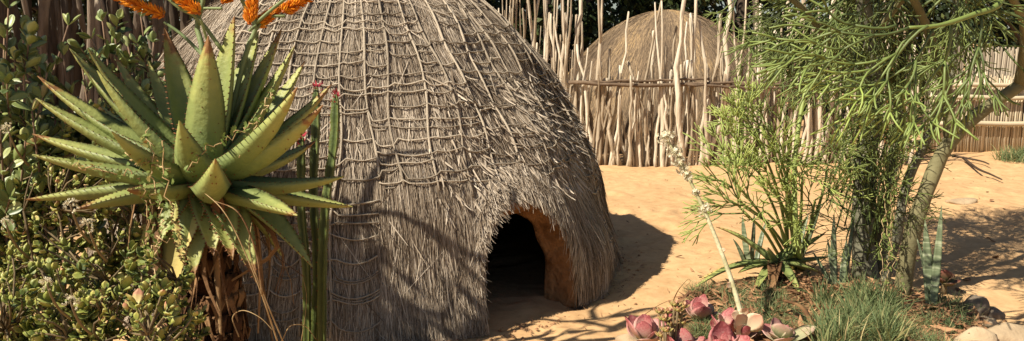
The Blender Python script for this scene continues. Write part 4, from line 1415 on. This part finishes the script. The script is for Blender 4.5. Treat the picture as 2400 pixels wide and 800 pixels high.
# --- pink paddle plants
pad_m = [oval_mesh('leaf', M['pink'], 1, .47, .035, c * .8, 9, cu, val=np.linspace(a, b, 9), K=7) for c, cu, a, b in ((.25, .25, .1, .75), (.35, .45, .2, .95), (.2, .1, .25, .65), (.3, .6, .35, 1.0))]


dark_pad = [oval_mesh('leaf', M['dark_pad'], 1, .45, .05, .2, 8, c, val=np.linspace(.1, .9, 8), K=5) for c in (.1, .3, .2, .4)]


def paddle(label, px, py, size, nl, seed, tilt0=.5, group='pink paddle plants', z=.0, pad_m=pad_m):
    r_ = np.random.RandomState(seed)
    b = G(px, py); b[2] = gh(b[0], b[1]) + .04
    t = thing('paddle_plant', label, 'succulent', tuple(b), group)
    mb = MB(); tube(mb, [[0, 0, -.06], [0, 0, .02], [0, 0, .05 + z]], [.02, .018, .012], 7, val=.3); mb.build('stem', M['jade_stem'], t)
    for k in range(nl):
        a = k * 2.4 + r_.uniform(-.25, .25)
        el = tilt0 * .45 + .1 + (.75 - tilt0 * .5) * k / max(nl - 1, 1) + r_.uniform(-.15, .15)
        d = np.array([math.cos(a) * math.cos(el), math.sin(a) * math.cos(el), math.sin(el)])
        el = el - .12
        inner = np.array([-math.cos(a) * math.sin(el), -math.sin(a) * math.sin(el), math.cos(el)])
        o = link('leaf', pad_m[r_.randint(4)], t)
        R_ = orient(d, inner, r_.uniform(-.2, .2))
        o.matrix_local = Matrix.Translation((0, 0, .01 + z * k / nl + .03 * k / nl)) @ Matrix([list(r) for r in R_]).to_4x4() @ Matrix.Scale(size * r_.uniform(.65, 1.2) * (1 - .35 * k / nl), 4)
    return t, b


paddle('round deep pink paddle plant at the left end of the bed', 1512, 815, .175, 9, 1, .45)
paddle('pink and white paddle plant behind the small green rosettes', 1640, 760, .155, 9, 2, .35)
paddle('pink paddle plant with striped centre in the middle of the bed', 1700, 790, .155, 10, 3, .4)
paddle('red paddle plant low at the bottom edge before the pale flower stalk', 1690, 850, .175, 10, 4, .35)
paddle('white-dusted pink paddle plant right of the pale flower stalk', 1830, 815, .17, 10, 5, .5)
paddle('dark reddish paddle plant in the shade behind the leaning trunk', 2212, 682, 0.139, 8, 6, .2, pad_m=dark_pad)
paddle('green and red paddle plant low beneath the small rosettes', 1600, 845, .155, 10, 7, .35)
# the flowering one: pale stalk, leaves along it, white bloom at the top
t, b = paddle('tall pale flower stalk with white blooms leaning left over the bed', 1745, 800, .10, 4, 8, .3)
dk = b[1] * CP + (CAMH - .1) * SP
kp = np.array([b + [0, 0, .0], P(1742, 760, dk), P(1715, 660, dk + .02), P(1670, 540, dk + .05), P(1620, 430, dk + .08), P(1560, 320, dk + .1)])
p = spline(kp, 30)
mb = MB(); tube(mb, p - b, np.linspace(.017, .008, 30), 7, val=rs.uniform(0, 1, 30)); st_ = mb.build('flower_stalk', M['pale_stalk'], t)
pl_m = [oval_mesh('stalk_leaf', M['pale_leaf'], 1, .40, .022, .2, 8, c, val=np.linspace(.0, 1, 8), K=5) for c in (.1, .3)]
for (f, dx, dz, sc) in [(.15, -.5, .9, .125), (.14, .6, .8, .135), (.10, -.4, .5, .10), (.27, .3, .9, .07), (.26, -.9, .3, .07), (.40, -.6, .2, .05), (.55, .5, .4, .03)]:
    o = link('stalk_leaf', pl_m[rs.randint(2)], t)
    R_ = orient((dx, -.25, dz), (-dx * .3, -1, .4))
    o.matrix_local = Matrix.Translation(Vector(p[int(f * 29)] - b)) @ Matrix([list(r) for r in R_]).to_4x4() @ Matrix.Scale(sc, 4)
for (f0, n_, sp_) in [(.93, 30, .045), (1.0, 40, .055), (.88, 26, .04), (.83, 16, .03), (.71, 26, .042), (.965, 30, .05), (.78, 12, .025)]:
    mb = MB(); c0 = p[min(int(f0 * 29), 29)] - b
    for k in range(n_):
        d = nz(rs.normal(size=3)); c = c0 + d * U(.008, sp_)
        for w in range(5):
            a = w * 1.257; e1 = nz(np.cross(d, [.3, .5, 1])); e2 = np.cross(d, e1)
            o_ = e1 * math.cos(a) + e2 * math.sin(a); s_ = np.cross(d, o_) * .005
            mb.add([c, c + o_ * .009 + s_ + d * .004, c + o_ * .015 + d * .006, c + o_ * .009 - s_ + d * .004], [[0, 1, 2, 3]], None, 0, U(0, 1))
        tube(mb, [c0, c], [.0015, .0015], 3, val=.1)
    mb.build('bloom', M['white_bloom'], t, False)

# --- cluster of small green rosettes
ros_m = [oval_mesh('leaf', M['rosette'], 1, .34, .14, .2, 6, .3, val=np.linspace(.1, .9, 6) + dv, K=4) for dv in (-.1, .15)]
b = G(1572, 850); b[2] = gh(b[0], b[1]) + .02
ros = thing('rosette_succulent', 'cluster of small brown green rosettes beside the round pink paddle plant', 'succulent', tuple(b))
dr = b[1] * CP + CAMH * SP
for (px, py) in [(1565, 735), (1580, 718), (1592, 745), (1555, 752), (1588, 730), (1572, 765), (1600, 722), (1545, 735), (1548, 790), (1560, 778), (1600, 760)]:
    c = P(px, py, dr + U(-.06, .03)) - b
    sm = MB(); tube(sm, spline([[c[0] * .3, c[1] * .3, -.05], c * [.8, .8, .5], c], 6), .006, 5, val=.6); s0 = sm.build('stem', M['jade_stem'], ros)
    for k in range(10):
        a = k * 2.4; el = .15 + 1.2 * k / 10
        d = np.array([math.cos(a) * math.cos(el), math.sin(a) * math.cos(el), math.sin(el)])
        o = link('leaf', ros_m[k % 2], s0)
        R_ = orient(d, (-d[0], -d[1], 1))
        o.matrix_local = Matrix.Translation(Vector(c)) @ Matrix([list(r) for r in R_]).to_4x4() @ Matrix.Scale(.042 * (1 - .045 * k), 4)

dry_strip('curling dry tendril rising behind the small rosettes', [G(1575, 712), P(1590, 680, 4.78), P(1612, 655, 4.8), P(1617, 662, 4.8), P(1602, 675, 4.8)], .004)
dry_strip('bent dark dry blade arching over the bed edge', [G(1500, 745), P(1545, 715, 4.75), P(1578, 703, 4.72), P(1592, 708, 4.7)], .005, m='aloe_dry')
dry_strip('broad dry reddish leaf fallen across the bed grass', [G(1840, 705, .12), P(1880, 720, 4.6), P(1905, 765, 4.45), P(1922, 805, 4.35)], .022, m='aloe_dry', name='fallen_aloe_leaf')

# --- rocks
def rock(label, px, py, r, sq, seed, m='rock', sink=.3, rotz=0):
    r_ = np.random.RandomState(seed)
    b = G(px, py); b[2] = gh(b[0], b[1])
    nu, nv_ = 22, 14
    V = []
    ph = r_.uniform(0, 6, 8)
    cuts = [(nz(r_.normal(size=3) + [0, 0, .3]), r_.uniform(.62, .85)) for _ in range(9)]
    for j in range(nv_):
        for i in range(nu):
            a = 2 * math.pi * i / nu; e = -math.pi / 2 + math.pi * j / (nv_ - 1)
            d = np.array([math.cos(a) * math.cos(e), math.sin(a) * math.cos(e), math.sin(e)])
            rr = 1 + .08 * math.sin(3 * a + ph[0]) * math.cos(e) + .05 * math.sin(5 * e + 2 * a + ph[1])
            for (c_, lim) in cuts:
                k_ = np.dot(d * rr, c_)
                if k_ > lim: rr *= (lim / k_) ** .85
            V.append(d * rr * np.array(sq) * r)
    V = np.array(V)
    c, s_ = math.cos(rotz), math.sin(rotz)
    V[:, :2] = V[:, :2] @ np.array([[c, s_], [-s_, c]])
    V[:, 2] += sq[2] * r * (1 - sink * 2)
    i, j = np.meshgrid(np.arange(nu), np.arange(nv_ - 1), indexing='ij')
    q = np.stack([j * nu + i, j * nu + (i + 1) % nu, (j + 1) * nu + (i + 1) % nu, (j + 1) * nu + i], -1).reshape(-1, 4)
    mb = MB(); mb.add(V, q)
    return tag(mb.build('rock', M[m], None, loc=tuple(b)), label, 'rock', 'rocks edging the bed')


rock('large flat tan rock at the bottom right corner', 2350, 800, .15, (1.1, .8, .55), 1)
rock('rounded tan rock left of the flat corner rock', 2285, 815, .13, (1, .8, .7), 2)
rock('dark angular rock at the bed edge above the tan rocks', 2282, 735, .10, (.9, .7, .95), 3, 'rock_dark')
rock('brown rock behind the dark angular one', 2325, 735, .08, (1, .8, .7), 4, 'rock_dark')
rock('small tan stone between the two large tan rocks', 2310, 760, .07, (1, .8, .6), 5)
rock('tan rock at the left end of the bed beneath the pink paddle plant', 1478, 800, .09, (1, .8, .7), 6)
rock('flat stone half buried in the sand right of the tree', 2258, 475, .18, (1, .55, .22), 7, sink=.35)

# --- fallen twigs and leaves on the sand
mb = MB(); b = G(2240, 372)
for pts in ([[2232, 366], [2260, 370], [2300, 378], [2318, 385]], [[2258, 371], [2290, 395], [2320, 408], [2348, 421]]):
    p = spline([G(x, y, .03) for x, y in pts], 12); tube(mb, p - b, np.linspace(.018, .008, 12), 6, val=.1)
o = mb.build('fallen_twig', M['rail'], None, loc=tuple(b)); tag(o, 'dark forked twig lying on the sand by the reed screen', 'twig')
fl_m = [oval_mesh('fallen_leaf', M['litter'], 1, .22, .01, c, 6, cu, val=np.full(6, v), K=4) for c, cu, v in ((.4, .2, .3), (-.3, .35, .7), (.6, .1, .5))]
FL = [(1582, 598, .07, 'orange fallen leaf beside the tip of the hut shadow'), (1628, 635, .05, 'dull fallen leaf on the sand left of the flower stalk'), (1645, 645, .05, 'red brown fallen leaf left of the pale flower stalk'),
      (1475, 522, .04, 'small fallen leaf at the top of the hut shadow'), (1500, 618, .05, 'dark fallen leaf inside the hut shadow near the wall'), (1663, 484, .05, 'small fallen leaf below the white blooms'),
      (2318, 549, .07, 'fallen leaf at the upper edge of the tree shadow'), (2340, 563, .08, 'reddish fallen leaf in the upper tree shadow'), (2325, 598, .09, 'brown curled fallen leaf in the middle of the tree shadow'),
      (2255, 651, .09, 'pale brown fallen leaf beside the shaded paddle plant'), (2320, 473, .08, 'orange fallen leaf on the sunlit sand by the flat stone'), (2358, 489, .05, 'small red fallen leaf right of the flat stone'),
      (2318, 452, .06, 'yellowish fallen leaf above the flat stone'), (2258, 680, .07, 'yellow fallen leaf near the dark angular rock'), (2395, 603, .06, 'fallen leaf at the right edge in the tree shadow'), (1212, 786, .05, 'small pale fallen leaf in the shade before the doorway')]
for (px, py, sz, lab) in FL:
    o = link('fallen_leaf', fl_m[rs.randint(3)])
    p = G(px, py); p[2] = gh(p[0], p[1]) + .006
    o.location = p; o.scale = (sz, sz, sz); o.rotation_euler = (U(-.1, .25), U(-.2, .2), U(0, 6.28))
    tag(o, lab, 'leaf', 'fallen leaves on the sand')

# --- grass and litter of the bed
def tuft_field(name, label, n, fx, L, w, seed, m, lean=.5, z=.03, k=4):
    r_ = np.random.RandomState(seed)
    b = np.array([fx(r_) for _ in range(n)])
    d = r_.normal(0, lean, (n, 2))
    f = np.linspace(0, 1, k)[None, :]
    Ls = r_.uniform(*L, n)[:, None]
    zz_ = bumps(b[:, 0], b[:, 1])[:, None] + z - .02 - .03 + Ls * (f - .32 * f ** 2 * np.hypot(d[:, 0], d[:, 1])[:, None])
    pts = np.stack([b[:, 0][:, None] + d[:, 0][:, None] * Ls * f ** 1.6, b[:, 1][:, None] + d[:, 1][:, None] * Ls * f ** 1.6, np.maximum(zz_, .0)], -1)
    sd = r_.normal(size=(n, 3)); sd[:, 2] *= .2; sd /= np.linalg.norm(sd, axis=1)[:, None]
    prof = np.array([1, .9, .65, .08]) if k == 4 else np.linspace(1, .1, k)
    mb = MB(); ribbons(mb, pts, sd, r_.uniform(*w, n)[:, None] * prof[None, :], np.clip(r_.beta(2, 2.2, n), 0, 1))
    o = mb.build(name, M[m], None, False, kind='stuff')
    return tag(o, label, 'grass')


def ell(cx, cy, rx, ry):
    def f(r_):
        a = r_.uniform(0, 6.28); q = math.sqrt(r_.uniform(0, 1))
        return [cx + rx * q * math.cos(a), cy + ry * q * math.sin(a)]
    return f


def clumps(cs, s):
    def f(r_):
        c = cs[r_.randint(len(cs))]
        return [c[0] + r_.normal(0, s), c[1] + r_.normal(0, s)]
    return f


c1 = [G(U(1880, 2090), U(715, 860))[:2] for _ in range(34)]
tuft_field('bed_grass', 'blue green grass tufts at the bottom edge before the leaning trunk', 2600, clumps(c1, .028), (.10, .28), (.006, .011), 91, 'grass', .38)
c2 = [G(U(1630, 1930), U(680, 790))[:2] for _ in range(44)]
tuft_field('bed_grass', 'short wiry green ground cover between the paddle plants', 5500, clumps(c2, .035), (.05, .15), (.003, .006), 92, 'grass', .6)
c3 = [G(U(2080, 2250), U(720, 830))[:2] for _ in range(20)]
tuft_field('bed_grass', 'sparse dry green grass round the foot of the trunk', 2600, clumps(c3, .05), (.05, .16), (.003, .006), 93, 'grass', .6)
c4 = [G(U(2355, 2420), U(365, 382))[:2] for _ in range(8)]
tuft_field('bed_grass', 'small green grass tuft at the foot of the reed screen', 700, clumps(c4, .08), (.1, .26), (.008, .014), 94, 'grass', .5, 0)
mb = MB(); r_ = np.random.RandomState(95)
f = ell(BED[0], BED[1], BED[2] * .85, BED[3] * .85)
for k in range(1500):
    x, y = f(r_); c = np.array([x, y, gh(x, y) + .05 + r_.uniform(0, .02)])
    d = nz(r_.normal(size=3) * [1, 1, .25]); e = nz(np.cross(d, [0, 0, 1.0]) + [0, 0, r_.normal(0, .3)])
    L = r_.uniform(.02, .07)
    mb.add([c - d * L, c + e * L * .28, c + d * L + [0, 0, r_.uniform(0, .02)], c - e * L * .28], [[0, 1, 2, 3]], None, 0, r_.uniform(0, 1))
o = mb.build('leaf_litter', M['litter'], None, False, kind='stuff'); tag(o, 'brown dry leaf litter covering the planted bed', 'leaf litter')

# dry vines round the trunks
vine('dry vine with orange brown leaves hanging along the leaning trunk', G(2085, 700),
     [[P(2075, 700, 5.1), P(2085, 600, 5.1), P(2090, 500, 5.12), P(2105, 380, 5.15)], [P(2070, 690, 5.1), P(2065, 560, 5.15), P(2095, 440, 5.15), P(2120, 300, 5.2)],
      [P(2125, 700, 5.0), P(2095, 620, 5.05), P(2080, 520, 5.1), P(2070, 380, 5.15)], [P(2090, 720, 5.0), P(2075, 640, 5.05), P(2090, 560, 5.1), P(2085, 450, 5.1)]], 83, .026)

# ---------------------------------------------------------------- tree left of the view whose branches shade the front of the hut
r_ = np.random.RandomState(207)
sb = np.array([-3.7, 3.0, gh(-3.7, 3.0)])
st = thing('overhanging_tree', 'leafy tree at the left just outside the view, shading the hut front', 'tree', tuple(sb))
lm = MB()
mb = MB()
tp = spline([[0, 0, -.1], [.1, .05, 1.2], [.45, .12, 2.2], [.9, .2, 2.75]], 14)
tube(mb, tp, np.linspace(.09, .045, 14), 8, val=.5)
mb.build('trunk', M['far_bark'], st)
mb = MB()
for k in range(30):
    p0_ = r_.uniform(1.5, 2.15); q0_ = r_.uniform(3.75, 4.55); z_ = r_.uniform(2.35, 3.1)
    pp_ = p0_ - z_ / 1.13
    c = np.array([.84 * pp_ - .54 * q0_, .54 * pp_ + .84 * q0_, z_]) - sb
    j0 = tp[r_.randint(8, 14)]
    tube(mb, spline([j0, (j0 + c) / 2 + [0, 0, .1], c], 6), np.linspace(.022, .008, 6), 5, val=.5)
    leaf_cloud(lm, c, (.20, .20, .14), 46, .085, r_, (.3, 1), .1)
for pts in ([[-2.8, 3.2, 2.72], [-2.35, 3.45, 2.72], [-2.0, 3.5, 2.62], [-1.80, 3.32, 2.52]], [[-2.35, 3.45, 2.72], [-2.05, 3.75, 2.75], [-1.75, 3.85, 2.7]],
            [[-2.8, 3.2, 2.72], [-2.4, 3.2, 2.6], [-2.05, 3.3, 2.4], [-1.85, 3.5, 2.3]], [[-2.0, 3.5, 2.62], [-1.75, 3.4, 2.7], [-1.55, 3.42, 2.72], [-1.30, 3.62, 2.72]], [[-1.65, 3.4, 2.7], [-1.45, 3.3, 2.75], [-1.2, 3.42, 2.8]], [[-1.55, 3.42, 2.72], [-1.5, 3.65, 2.66], [-1.38, 3.85, 2.62]], [[-1.45, 3.48, 2.72], [-1.3, 3.46, 2.8], [-1.1, 3.55, 2.85]]):
    tube(mb, spline(np.array(pts) - sb, 10), np.linspace(.024, .010, 10), 6, val=.5)
mb.build('branches', M['far_bark'], st, kind='stuff')
lm.build('crown', M['shrub'], st, False, kind='stuff')

# straw, bark crumbs and pebbles on the swept sand
mb = MB(); r_ = np.random.RandomState(303)
for k in range(1500):
    if k < 500:
        a = r_.uniform(.1, 2.0); rr_ = RH + abs(r_.normal(0, .14)) + .03
        x, y = C[0] + math.sin(a) * rr_, C[1] - math.cos(a) * rr_
    else:
        x, y = r_.uniform(-.6, 7), r_.uniform(4.2, 11.5)
    c = np.array([x, y, gh(x, y) + .006]); d = nz(r_.normal(size=3) * [1, 1, .08]); e = np.cross(d, [0, 0, 1.0])
    if r_.rand() < .7:
        L = r_.uniform(.012, .05)
        mb.add([c - d * L, c + e * .003, c + d * L, c - e * .003], [[0, 1, 2, 3]], None, 0, r_.uniform(0, 1))
    else:
        q_ = r_.uniform(.005, .016)
        mb.add([c + [q_, 0, 0], c + [0, q_ * .8, 0], c - [q_, 0, 0], c - [0, q_ * .8, 0], c + [0, 0, q_ * .7]], None, [[0, 1, 4], [1, 2, 4], [2, 3, 4], [3, 0, 4]], 0, r_.uniform(.2, 1))
o = mb.build('ground_litter', M['litter'], None, False, kind='stuff'); tag(o, 'scattered straw bits and pebbles on the trodden sand', 'litter')
